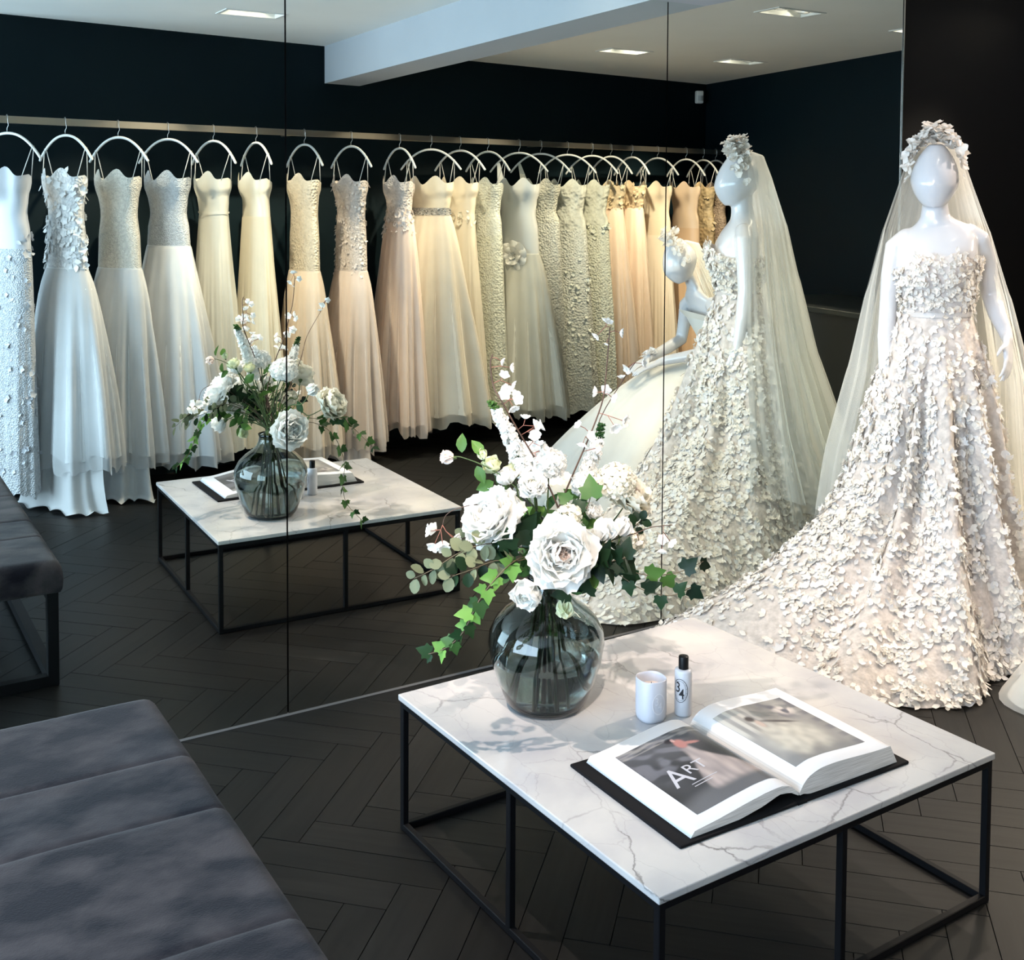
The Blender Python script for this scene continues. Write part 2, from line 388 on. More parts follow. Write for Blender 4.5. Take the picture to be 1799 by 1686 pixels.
# ceiling fittings
FIXLAB = {0: 'recessed twin ceiling spotlight above the gap between bench and marble table', 1: 'recessed twin ceiling spotlight nearest the mirror, above the veiled mannequins',
          2: 'recessed twin ceiling spotlight over the left dresses, left of the ceiling beam', 3: 'recessed twin ceiling spotlight over the middle of the dress rail, right of the beam',
          4: 'recessed twin ceiling spotlight nearest the dark corner with the white sensor', 5: 'recessed twin ceiling spotlight close behind the ceiling beam',
          6: 'recessed twin ceiling spotlight beside the far side wall', 9: 'added unseen twin ceiling spotlight close to the mirror, left of the beam', 10: 'added unseen twin ceiling spotlight close to the dark wall, right of the mirrors', 8: 'added unseen twin ceiling spotlight above the near end of the bench', 7: 'added unseen twin ceiling spotlight just right of the beam, in front of the mirror'}
AIM = {0: [((1.36, -0.96, 0.4), 140, 42, SOFTW), ((3.05, -0.30, 0.45), 60, 38, WARM)],
       1: [((3.42, -0.52, 1.0), 50, 66, SOFTW), ((1.34, -1.0, 0.45), 150, 34, SOFTW)],
       2: [((2.12, -3.00, 1.15), 190, 56, WARM), ((1.2, -2.90, 1.15), 170, 52, WARM)],
       3: [((3.55, -3.15, 1.15), 140, 55, WARM), ((4.75, -3.3, 1.35), 180, 55, WARM)],
       4: [((5.4, -3.4, 1.35), 150, 60, WARM), ((4.0, -1.40, 0.8), 200, 50, WARM)],
       5: [((2.70, -3.07, 1.2), 130, 54, WARM), ((3.35, -3.1, 1.2), 100, 52, WARM)],
       6: [((4.0, -1.3, 0.9), 110, 52, WARM), ((3.4, -0.2, 0.7), 80, 44, WARM)], 8: [((1.48, -1.0, 0.80), 200, 20, SOFTW), ((3.40, -0.52, 1.45), 75, 24, SOFTW)], 7: [((2.75, -1.5, 0.0), 85, 58, SOFTW), ((4.0, -1.34, 0.9), 110, 50, WARM)],  # bench-end fitting added to light the peony; the beam-side one, the gown
       9: [((3.25, -0.30, 0.75), 62, 46, WARM), ((3.0, -0.12, 0.2), 45, 46, WARM)], 10: [((3.62, -0.36, 1.1), 38, 54, WARM), ((3.98, -1.32, 1.0), 60, 46, WARM)]}  # both added by the mirror line, imitating light the mirror bounces back
for i, (fx, fy) in enumerate(FIX):
    t = thing('ceiling_spotlight', FIXLAB[i], 'ceiling light', (fx, fy, ZC), group='recessed ceiling spotlights')
    h = MB(); W2, D2, T = FW / 2, FD / 2, 0.006
    for s in (-1, 1):
        h.box((s * (W2 + T / 2), 0, 0.055), (T, FD + 2 * T, 0.11)); h.box((0, s * (D2 + T / 2), 0.055), (FW, T, 0.11))
    h.box((0, 0, 0.112), (FW + 2 * T, FD + 2 * T, 0.006)); part('housing', h, CEIL, t)
    f2 = MB()
    for s in (-1, 1):
        f2.box((s * (W2 + 0.008), 0, -0.002), (0.016, FD + 0.032, 0.004)); f2.box((0, s * (D2 + 0.008), -0.002), (FW, 0.016, 0.004))
    part('rim', f2, WHITEP, t)
    aims = AIM[i]
    for k in range(2):
        lx = (-1) ** (k + 1) * 0.072
        tgt = Vector(aims[k][0]) if k < len(aims) else Vector((fx + lx, fy - 0.3, 0))
        dv = (tgt - Vector((fx + lx, fy, ZC + 0.03))).normalized()
        dm = (dv * 0.8 + Vector((0, 0, -1.0))).normalized()
        R = dm.to_track_quat('-Z', 'Y').to_matrix().to_4x4(); R.translation = (lx, 0, 0.045)
        lm = MB(); lm.lathe([(0.030, 0.045), (0.052, 0.012), (0.056, -0.022), (0.052, -0.022), (0.044, 0.0)], 24)
        lamp = part('lamp', lm, REFLECTOR, t); lamp.matrix_local = R
        le = MB(); le.lathe([(0.001, 0.0), (0.046, 0.001)], 24); part('lens', le, LAMP if aims else WHITEP, lamp)
        if k < len(aims): spot((fx + lx, fy, ZC - 0.015), tgt, aims[k][1], aims[k][2], col=aims[k][3])

# ------------------------------------------------------------------ mirrors
SEAM = [-0.238, 1.1917, 2.6214, 3.8646]
MLAB = ['tall mirror panel with the grey bench reflected in it, leftmost', 'tall middle mirror panel reflecting the long row of dresses', 'tall mirror panel beside the dark wall, reflecting the veiled mannequin in profile']
for i in range(3):
    mb = MB(); mb.box2((SEAM[i] + 0.0025, 0.0, 0.007), (SEAM[i + 1] - 0.0025, 0.006, ZC - 0.01))
    o = part('mirror_panel', mb, MIRROR); tag(o, MLAB[i], 'mirror', 'mirror panels of the mirrored wall')
tr = MB(); tr.box2((-0.24, -0.002, 0), (3.868, 0.009, 0.006)); struct('trim_2', tr, simple('pale_channel', (0.22, 0.215, 0.21), 0.45, 0.2), 'thin metal channel under the mirrors')
tr = MB(); tr.box2((3.8655, -0.004, 0), (3.872, 0.010, ZC)); struct('trim_3', tr, SILVER, 'thin metal edge of the last mirror panel')

# ------------------------------------------------------------------ marble coffee table
TZ = 0.3387
TC = Vector((1.705, -1.2043, 0)); TRZ = 0.0315; THX, THY = 0.4855, 0.4893
t = thing('coffee_table', 'square coffee table with white marble top on a thin black steel frame', 'table', TC, TRZ)
mb = MB(); mb.box((0, 0, TZ - 0.0075), (2 * THX, 2 * THY, 0.015)); bevel(part('marble_top', mb, MARBLE, t), 0.0025, 2)
LS = 0.016; hx, hy = THX - 0.012, THY - 0.012; zt_ = TZ - 0.015
for x in (-hx, 0, hx):
    for y in (-hy, 0, hy):
        if x == 0 and y == 0: continue
        mb = MB(); mb.box((x, y, zt_ / 2), (LS, LS, zt_)); bevel(part('leg', mb, BLACKM, t), 0.0015, 1)
for z, nm in ((zt_ - LS / 2, 'top_rail'), (LS / 2 + 0.001, 'floor_rail')):
    for s in (-1, 1):
        mb = MB(); mb.box((0, s * hy, z), (2 * hx, LS * 0.98, LS)); bevel(part(nm, mb, BLACKM, t), 0.0015, 1)
        mb = MB(); mb.box((s * hx, 0, z), (LS * 0.98, 2 * hy, LS)); bevel(part(nm, mb, BLACKM, t), 0.0015, 1)

# ------------------------------------------------------------------ suede bench
BX0, BX1, BY0, BY1, BZ = 0.02, 0.657, -2.42, -0.565, 0.402
t = thing('bench', 'low grey suede bench with panelled cushion on a black metal frame', 'bench', ((BX0 + BX1) / 2, (BY0 + BY1) / 2, 0))
cxw, cyw = (BX1 - BX0) / 2, (BY1 - BY0) / 2; cyc = (BY0 + BY1) / 2
seams = [-0.565, -0.895, -1.128, -1.52, -1.95, -2.42]
for a, b_ in zip(seams, seams[1:]):
    def pad(u, v, a=a, b_=b_):
        x = lerp(-cxw, cxw, u); y = lerp(b_, a, v) - cyc; e = 0.032
        def rnd(d): return 0.0 if d >= e else e - sqrt(max(0, e * e - (e - d) ** 2))
        z = BZ - rnd(cxw - abs(x)) 
        if a == seams[0]: z -= rnd(cyw - y)
        if b_ == seams[-1]: z -= rnd(cyw + y)
        z += 0.004 * sin(pi * u) - 0.0035 * exp(-((y + cyc - a) / 0.006) ** 2) * (a != seams[0]) - 0.0035 * exp(-((y + cyc - b_) / 0.006) ** 2) * (b_ != seams[-1])
        z += 0.0025 * noise.noise(Vector((x * 6, y * 6, 1)))
        return (x, y, z)
    def wu(i, n): # finer near the rounded rims
        return 0.5 - 0.5 * cos(pi * i / n)
    mb = MB(); nu, nv = 30, 20
    g = [[pad(wu(i, nu), wu(j, nv)) for i in range(nu + 1)] for j in range(nv + 1)]
    mb.add([p for r in g for p in r], [(j * (nu + 1) + i, j * (nu + 1) + i + 1, (j + 1) * (nu + 1) + i + 1, (j + 1) * (nu + 1) + i) for j in range(nv) for i in range(nu)])
    # skirt of the cushion
    rim = [g[0][i] for i in range(nu + 1)] + [g[j][nu] for j in range(1, nv + 1)] + [g[nv][i] for i in range(nu - 1, -1, -1)] + [g[j][0] for j in range(nv - 1, 0, -1)]
    low = [(p[0] * 0.99, p[1], 0.315) for p in rim]; low2 = [(p[0] * 0.97, p[1], 0.305) for p in rim]
    mb.loft([rim, low, low2], False, True)
    part('cushion_panel', mb, SUEDE, t)
lg = 0.034
for s in (-1, 1):
    for e in (-1, 1):
        mb = MB(); mb.box((s * (cxw - 0.03), e * (cyw - 0.03), 0.152), (lg, lg, 0.304)); bevel(part('leg', mb, BLACKM, t), 0.002, 1)
    mb = MB(); mb.box((s * (cxw - 0.03), 0, 0.018), (lg * 0.98, 2 * cyw - 0.08, lg)); part('floor_rail', mb, BLACKM, t)
    mb = MB(); mb.box((0, s * (cyw - 0.03), 0.018), (2 * cxw - 0.08, lg * 0.98, lg)); part('floor_rail', mb, BLACKM, t)
    mb = MB(); mb.box((s * (cxw - 0.03), 0, 0.290), (lg * 0.98, 2 * cyw - 0.08, 0.026)); part('seat_rail', mb, BLACKM, t)

# ------------------------------------------------------------------ dark counter by the side wall, corner sensor
t = thing('counter', 'long dark counter with a flat top in front of the side wall', 'counter', (5.22, -1.20, 0), radians(9.4))
mb = MB(); mb.box((0, 0, 0.46), (0.66, 1.9, 0.92)); part('body', mb, noisy('counter_front', (0.012, 0.016, 0.018), (0.016, 0.020, 0.022), 3, 0.35), t)
mb = MB(); mb.box((0, 0, 0.935), (0.72, 1.96, 0.03)); bevel(part('worktop', mb, noisy('counter_top', (0.020, 0.026, 0.026), (0.028, 0.034, 0.034), 5, 0.3), t), 0.004, 2)
t = thing('motion_sensor', 'small white motion sensor high in the dark corner', 'sensor', (6.02, rack_wall_y(6.02) + 0.03, 2.38), 0.3)
mb = MB(); mb.box((0, 0, 0), (0.06, 0.045, 0.10)); bevel(part('case', mb, WHITEP, t), 0.01, 3)
mb = MB(); mb.grid(lambda u, v: (0.022 * (2 * u - 1), 0.024 + 0.008 * sin(pi * u), -0.03 + 0.04 * v), 8, 4); part('lens', mb, simple('sensor_lens', (0.5, 0.5, 0.5), 0.3), t)

# ------------------------------------------------------------------ book on the table
BKX0, BKX1, BKY0, BKY1 = 1.362, 2.000, -1.614, -1.247
SPX = 1.680
t = thing('open_book', 'large open photo book with black covers lying on the marble table', 'book', (SPX, -1.43, TZ))
bo = Vector((SPX, -1.43, TZ))
mb = MB(); mb.box2(Vector((BKX0, BKY0, TZ)) - bo, Vector((SPX - 0.012, BKY1, TZ + 0.007)) - bo); bevel(part('cover', mb, COVERB, t), 0.003, 2)
mb = MB(); mb.box2(Vector((SPX + 0.012, BKY0, TZ)) - bo, Vector((BKX1, BKY1, TZ + 0.007)) - bo); bevel(part('cover', mb, COVERB, t), 0.003, 2)
mb = MB(); mb.box2(Vector((SPX - 0.0125, BKY0, TZ)) - bo, Vector((SPX + 0.0125, BKY1, TZ + 0.006)) - bo); part('spine', mb, COVERB, t)
PGL = [(-0.275, 0.019), (-0.22, 0.025), (-0.15, 0.036), (-0.09, 0.044), (-0.05, 0.046), (-0.025, 0.040), (-0.008, 0.026), (0.0, 0.017)]
PGR = [(0.0, 0.017), (0.010, 0.033), (0.026, 0.046), (0.06, 0.055), (0.11, 0.056), (0.17, 0.052), (0.22, 0.049), (0.270, 0.048)]
UNL = [(-0.285, 0.0075), (-0.16, 0.009), (-0.10, 0.018), (-0.055, 0.030), (-0.025, 0.026), (0.0, 0.0125)]
UNR = [(0.0, 0.0125), (0.010, 0.014), (0.03, 0.0085), (0.12, 0.0075), (0.30, 0.0075)]
def crv(tab, x):
    h = 0.008
    return (interp(tab, x - h) + 2 * interp(tab, x) + interp(tab, x + h)) / 4 if tab[0][0] + h < x < tab[-1][0] - h else interp(tab, x)
PY0, PY1 = -0.174, 0.168
def block(top, und, x0, x1, u0, u1, nm):
    n = 28; mb = MB(); T0 = []; U0 = []
    for i in range(n + 1):
        k = i / n; x = lerp(x0, x1, k); T0.append((x, crv(top, x))); xu = lerp(u0, u1, k); U0.append((xu, interp(und, xu)))
    prof = T0 + U0[::-1]
    mb.loft([[(x, PY0, z) for x, z in prof], [(x, PY1, z) for x, z in prof]], True, True, True, True)
    return part(nm, mb, PAPER, t)
pgl = block(PGL, UNL, -0.275, -0.001, -0.285, -0.002, 'page_block'); pgr = block(PGR, UNR, 0.001, 0.270, 0.002, 0.292, 'page_block')
edge_m = noisy('page_edges', (0.40, 0.39, 0.38), (0.66, 0.65, 0.64), 14, 0.8, stretch=(1, 0.02, 60), lo=0.35, hi=0.65)
for blk in (pgl, pgr):
    blk.data.materials.append(edge_m)
    for p in blk.data.polygons:
        if p.normal.z < 0.6: p.material_index = 1; p.use_smooth = False
def vmat(name):
    m, nt, b = mat(name); a = N(nt, 'ShaderNodeAttribute', attribute_name='Col'); nt.links.new(a.outputs['Color'], b.inputs['Base Color'])
    b.inputs['Roughness'].default_value = 0.28; b.inputs['Specular IOR Level'].default_value = 0.3; return m
PRINT = vmat('photo_print')
def printed(tab, x0, x1, y0, y1, fn, nu, nv, parent):
    """photograph printed on a page: sits on the page curve, colour per point"""
    mb = MB(); mb.grid(lambda u, v: (lerp(x0, x1, u), lerp(y0, y1, v), crv(tab, lerp(x0, x1, u)) + 0.0006), nu, nv)
    o = part('printed_photo', mb, PRINT, parent); me = o.data
    at = me.color_attributes.new('Col', 'FLOAT_COLOR', 'POINT')
    k = 0
    for j in range(nv + 1):
        for i in range(nu + 1):
            c = fn(i / nu, j / nv); at.data[k].color = (*c, 1); k += 1
    return o
def blob(u, v, cu, cv, ru, rv, soft=0.25, rot=0.0):
    du, dv = u - cu, v - cv; x = du * cos(rot) + dv * sin(rot); y = -du * sin(rot) + dv * cos(rot)
    return smooth((1 + soft - sqrt((x / ru) ** 2 + (y / rv) ** 2)) / (2 * soft))
def mixc(a, b, t): return tuple(lerp(a[i], b[i], t) for i in range(3))
def nz(u, v, s, o=0): return noise.noise(Vector((u * s, v * s, o)))
def pic_left(u, v):      # seen from the reader at -Y: u right, v up
    g = 0.05 + 0.03 * nz(u, v, 3) + 0.05 * smooth((v - 0.45) / 0.5) + 0.05 * smooth((0.25 - v) / 0.25)
    c = (g * 0.95, g * 0.97, g * 1.08)
    rock = smooth(0.5 + 3.0 * (nz(u * 1.2, v * 2.2, 5, 3) - 0.05)) * smooth((v - 0.35) / 0.3) * smooth((0.75 - u) / 0.25)
    c = mixc(c, (0.20, 0.20, 0.23), rock * 0.8)
    if v > 0.9: c = mixc(c, (0.40, 0.38, 0.36), 0.7 * smooth(0.5 + 2 * nz(u, v * 5, 7)))
    c = mixc(c, (0.16, 0.165, 0.18), 0.7 * smooth((0.2 - v + 0.25 * u) / 0.15))
    # bride's gown sweeping down, torso, hair
    wid = 0.05 + 0.24 * smooth((0.72 - v) / 0.55); mid = 0.60 + 0.13 * (0.72 - v)
    gown = smooth((wid - abs(u - mid)) / 0.05 + 0.5) * smooth((0.76 - v) / 0.05) * smooth((v - 0.10) / 0.1)
    c = mixc(c, mixc((0.34, 0.30, 0.30), (0.55, 0.47, 0.45), 0.5 + nz(u * 4, v * 1.2, 4, 9)), gown * 0.9)
    c = mixc(c, (0.48, 0.22, 0.20), blob(u, v, 0.61, 0.80, 0.055, 0.07, 0.3)); c = mixc(c, (0.46, 0.23, 0.21), blob(u, v, 0.70, 0.77, 0.09, 0.022, 0.3, -0.3))
    c = tuple(x * 0.72 for x in c)
    c = mixc(c, (0.03, 0.025, 0.03), blob(u, v, 0.55, 0.885, 0.05, 0.035)); c = mixc(c, (0.5, 0.3, 0.27), blob(u, v, 0.585, 0.875, 0.02, 0.025))
    return c
def pic_right(u, v):
    g = 0.22 + 0.08 * nz(u, v, 3, 5); c = (g, g * 0.98, g * 0.95)
    st = smooth(0.5 + 5 * sin(u * 55) * 0.2) * smooth((v - 0.45) / 0.2) * smooth((0.5 - u) / 0.3)
    c = mixc(c, (0.42, 0.41, 0.38), st)
    c = mixc(c, (0.11, 0.11, 0.13), smooth(0.4 + 2.5 * nz(u, v, 6, 2)) * smooth((u - 0.45) / 0.2) * smooth((v - 0.55) / 0.2))
    c = mixc(c, (0.50, 0.46, 0.43), blob(u, v, 0.80, 0.80, 0.12, 0.10, 0.5) * smooth(0.6 + 2 * nz(u, v, 12)))
    c = mixc(c, (0.47, 0.46, 0.41), blob(u, v, 0.45, 0.33, 0.34, 0.30, 0.35, 0.25) * (0.75 + 0.5 * nz(u * 2, v * 2, 5)))
    c = mixc(c, (0.10, 0.09, 0.09), blob(u, v, 0.52, 0.63, 0.20, 0.025, 0.5, -0.35))
    c = mixc(c, (0.40, 0.32, 0.28), blob(u, v, 0.30, 0.66, 0.035, 0.07, 0.4)); c = mixc(c, (0.06, 0.05, 0.05), blob(u, v, 0.27, 0.77, 0.05, 0.05, 0.4))
    c = mixc(c, (0.16, 0.165, 0.17), 0.75 * smooth((0.17 - v + 0.12 * nz(u, v, 5)) / 0.12)); c = mixc(c, (0.12, 0.12, 0.14), smooth((u - 0.86) / 0.1) * 0.7 * smooth(0.5 + 3 * sin(v * 40) * .3))
    return c
printed(PGL, -0.238, -0.018, -0.138, 0.128, pic_left, 84, 96, pgl)
printed(PGR, 0.030, 0.236, -0.134, 0.122, pic_right, 84, 96, pgr)
def text_mesh(s, size, bold=0.0):
    cu = bpy.data.curves.new('txt', 'FONT'); cu.body = s; cu.size = size; cu.resolution_u = 3; cu.offset = bold
    o = bpy.data.objects.new('txt', cu); COL.objects.link(o)
    dg = bpy.context.evaluated_depsgraph_get(); me = bpy.data.meshes.new_from_object(o.evaluated_get(dg))
    bpy.data.objects.remove(o); bpy.data.curves.remove(cu)
    bm = bmesh.new(); bm.from_mesh(me)          # slice so that the figures bend with the surface they are printed on
    x = 0.0
    while x < size * 3 and size < 0.035:
        bmesh.ops.bisect_plane(bm, geom=bm.verts[:] + bm.edges[:] + bm.faces[:], plane_co=(x, 0, 0), plane_no=(1, 0, 0)); x += 0.0018
    vs = [v.co.copy() for v in bm.verts]; bm.verts.index_update(); fs = [tuple(v.index for v in f.verts) for f in bm.faces]; bm.free(); bpy.data.meshes.remove(me)
    return vs, fs
def text_on(fn, s, size, m, parent, name='lettering', sub=0, sx=1.0, bold=0.0):
    vs, fs = text_mesh(s, size, bold); mb = MB(); mb.add([fn(v.x * sx, v.y) for v in vs], fs, False)
    return part(name, mb, m, parent)
def on_left(ox, oy): return lambda x, y: (ox + x, oy + y, crv(PGL, ox + x) + 0.0011)
text_on(on_left(-0.213, -0.048), 'A', 0.090, LETTER, pgl, sx=0.85)
text_on(on_left(-0.164, -0.026), 'RT', 0.046, LETTER, pgl)
for k in range(2):           # lines of print too small to read
    mb = MB(); f_ = on_left(-0.182, -0.058 - 0.009 * k)
    mb.grid(lambda u, v: f_(u * (0.066 - 0.02 * k), v * 0.0022), 8, 1); part('fine_print', mb, LETTER, pgl)

# ------------------------------------------------------------------ candle and room spray bottle
CP = Vector((1.655, -1.155, TZ)); BP = Vector((1.735, -1.176, TZ))
FACE = atan2(CAM_POS.y - CP.y, CAM_POS.x - CP.x)
def superell(r, z, a, p=2.7):
    c, s = cos(a), sin(a); k = (abs(c) ** p + abs(s) ** p) ** (-1 / p); return Vector((r * k * c, r * k * s, z))
t = thing('candle', 'white ceramic candle tumbler with an embossed oval 34 on the marble table', 'candle', CP, FACE + 0.55)
CRr, CH = 0.0335, 0.100
mb = MB(); nseg = 40
prof = [(0.70, 0.0), (0.88, 0.002), (0.97, 0.010), (1.0, 0.025), (1.0, CH - 0.003), (0.985, CH), (0.955, CH - 0.001), (0.945, CH - 0.006), (0.93, CH - 0.026)]
mb.loft([[superell(CRr * k, z, 2 * pi * i / nseg) for i in range(nseg)] for k, z in prof], True, False); cup = part('tumbler', mb, CERAMIC, t)
mb = MB(); mb.loft([[superell(CRr * 0.935, CH - 0.024, 2 * pi * i / nseg) for i in range(nseg)], [superell(CRr * 0.1, CH - 0.025, 2 * pi * i / nseg) for i in range(nseg)]], False, True); part('wax', mb, WAX, t)
mb = MB(); mb.tube([(0, 0, CH - 0.025), (0.001, 0, CH - 0.012)], 0.0008, 5); part('wick', mb, INK, t)
def on_cup(x, y, off=0.0006):      # embossing on the flat front of the tumbler
    a = x / CRr; p = superell(CRr + off, 0.048 + y, a); return (p.x, p.y, p.z)
def oval(fn, rx, ry, wd, m, parent, name):
    mb = MB(); n = 36
    mb.loft([[fn(r * rx / ry * cos(2 * pi * i / n) if False else (rx + k) * cos(2 * pi * i / n), (ry + k) * sin(2 * pi * i / n)) for i in range(n)] for k, r in ((-wd / 2, 0), (wd / 2, 0))], False, False)
    return part(name, mb, m, parent)
EMB = simple('embossed_ceramic', (0.66, 0.67, 0.72), 0.15)
oval(lambda x, y: on_cup(x, y, 0.0012), 0.0150, 0.024, 0.0022, EMB, cup, 'embossed_oval')
text_on(lambda x, y: on_cup(x - 0.0095, y - 0.002, 0.0012), '3', 0.026, EMB, cup, 'embossed_figure', sx=0.8)
text_on(lambda x, y: on_cup(x - 0.0015, y - 0.0145, 0.0012), '4', 0.026, EMB, cup, 'embossed_figure', sx=0.8)
t = thing('spray_bottle', 'slim white bottle with black cap and an oval 34 label behind the candle', 'bottle', BP, FACE - 0.30)
BR = 0.0205
mb = MB(); mb.lathe([(0.0165, 0), (0.0195, 0.002), (BR, 0.006), (BR, 0.106), (0.0198, 0.109), (0.012, 0.111)], 36, cap0=True, cap1=True); bot = part('bottle_body', mb, simple('white_bottle', (0.50, 0.51, 0.55), 0.3), t)
mb = MB(); mb.lathe([(0.0118, 0.111), (0.0118, 0.139), (0.0112, 0.1405), (0.001, 0.141)], 30); part('cap', mb, CAPB, t)
def on_bot(x, y, off=0.0004):
    a = x / BR - 0.10; return ((BR + off) * cos(a), (BR + off) * sin(a), 0.064 + y)
oval(on_bot, 0.0180, 0.0275, 0.0012, INK, bot, 'label_ring'); oval(on_bot, 0.0138, 0.0232, 0.0008, INKG, bot, 'label_ring')
text_on(lambda x, y: on_bot(x - 0.0120, y - 0.0035), '3', 0.034, INK, bot, 'label_figure', sx=0.8, bold=0.0002)
text_on(lambda x, y: on_bot(x - 0.0030, y - 0.0185), '4', 0.034, INK, bot, 'label_figure', sx=0.8, bold=0.0002)
for i in range(16):          # tiny ring of print between the two ovals
    a = 2 * pi * (i + 0.5) / 16
    if i in (3, 4, 11, 12): continue
    mb = MB(); cx_, cy_ = 0.0159 * cos(a), 0.0253 * sin(a)
    mb.add([on_bot(cx_ + dx, cy_ + dy, 0.0005) for dx, dy in ((-.0006, -.0008), (.0006, -.0008), (.0006, .0008), (-.0006, .0008))], [(0, 1, 2, 3)], False); part('label_dash', mb, INKG, bot)

# ------------------------------------------------------------------ petals shared by gowns and flowers
def petal_mesh(name, L=1.0, W=0.6, cup=0.25, tip=0.0, wave=0.0, nu=4, nv=4, base=0.12):
    """petal growing along +Z from its base, face towards +Y, edges curling to +Y"""
    mb = MB()
    def fn(u, v):
        k = sin(pi * (base + (0.83 - base) * v)) ** 0.8
        if tip: k = sin(pi * (0.06 + 0.94 * v ** 0.8)) ** 0.9 if v < 1 else 0.0
        e = 2 * u - 1; x = e * W / 2 * k
        y = cup * L * (0.5 * v * v + 0.45 * e * e * v) + wave * sin(u * 11.0 + 1.3) * v * v
        return (x, y, L * (v - (0 if tip else 0.20 * e * e * v ** 3)) + (0 if tip else wave * 0.5 * sin(u * 17 + 2) * v ** 3))
    mb.grid(fn, nu, nv); return mb.mesh(name)
def place(me_v, me_f, mb, Mx):
    mb.add([Mx @ v for v in me_v], me_f)
def verts_of(me): return [v.co.copy() for v in me.vertices], [tuple(p.vertices) for p in me.polygons]
APP = petal_mesh('applique_leaf', 1, 0.62, 0.22, tip=1.0, nu=2, nv=3)
APR = petal_mesh('applique_round', 1, 0.95, 0.30, nu=3, nv=3)
APP_V, APP_F = verts_of(APP); APR_V, APR_F = verts_of(APR)
def frame(nrm, spin, loc, size):
    """matrix whose +Y looks along nrm, spun about it"""
    q = Vector(nrm).normalized().to_track_quat('Y', 'Z').to_matrix().to_4x4()
    return Matrix.Translation(loc) @ q @ Matrix.Rotation(spin, 4, 'Y') @ Matrix.Diagonal((size, size, size, 1))

# ------------------------------------------------------------------ dress rail, hangers, dresses
def rail_y(x): return rack_wall_y(x) + 0.32
RZ = 1.934
t = thing('dress_rail', 'long flat metal clothes rail fixed along the dark wall', 'rail', (3.33, rail_y(3.33), RZ), atan2(-0.12551, 1))
Lr = 2.68
mb = MB(); mb.box((0, 0, 0), (2 * Lr, 0.012, 0.036)); bevel(part('bar', mb, CHROME, t), 0.001, 1)
for x in (-Lr + 0.05, -0.9, 1.0, Lr - 0.05):
    mb = MB(); mb.tube([(x, -0.006, 0), (x, -0.30, 0)], 0.008, 10); part('bracket', mb, CHROME, t)

F_COL = {}
def fab(key):
    if key in F_COL: return F_COL[key]
    kind, r, g, b = key
    if kind == 'tulle': m = fabric('tulle', (r, g, b), 0.30, 0.0, 0.9)
    elif kind == 'sheer': m = fabric('sheer_tulle', (r, g, b), 0.35, 0.62, 0.9)
    elif kind == 'lace': m = fabric('lace', (r, g, b), 0.12, 0, 0.6, lace=0.9, lace_scale=75, gloss=0.2)
    elif kind == 'brocade': m = fabric('floral_brocade', (r, g, b), 0.08, 0, 0.5, lace=1.0, lace_scale=38, gloss=0.3, var=0.11)
    elif kind == 'sequin': m = fabric('sequin_net', (r, g, b), 0.05, 0, 0.3, lace=0.7, lace_scale=150, gloss=0.6)
    elif kind == 'satin': m = fabric('satin', (r, g, b), 0.05, 0, 0.38, gloss=0.4, var=0.02)
    else: m = fabric('chiffon', (r, g, b), 0.25, 0, 0.8)
    F_COL[key] = m; return m
IV = (0.78, 0.77, 0.72); WH = (0.80, 0.81, 0.82); CR = (0.80, 0.72, 0.58); BL = (0.76, 0.63, 0.55); TP = (0.74, 0.66, 0.61); BG = (0.72, 0.64, 0.51)
PG = (0.74, 0.75, 0.65); GY = (0.66, 0.66, 0.62); PK = (0.84, 0.70, 0.57); TN = (0.64, 0.48, 0.34); GD = (0.52, 0.39, 0.22); BR_ = (0.34, 0.25, 0.18); SV = (0.64, 0.66, 0.68)
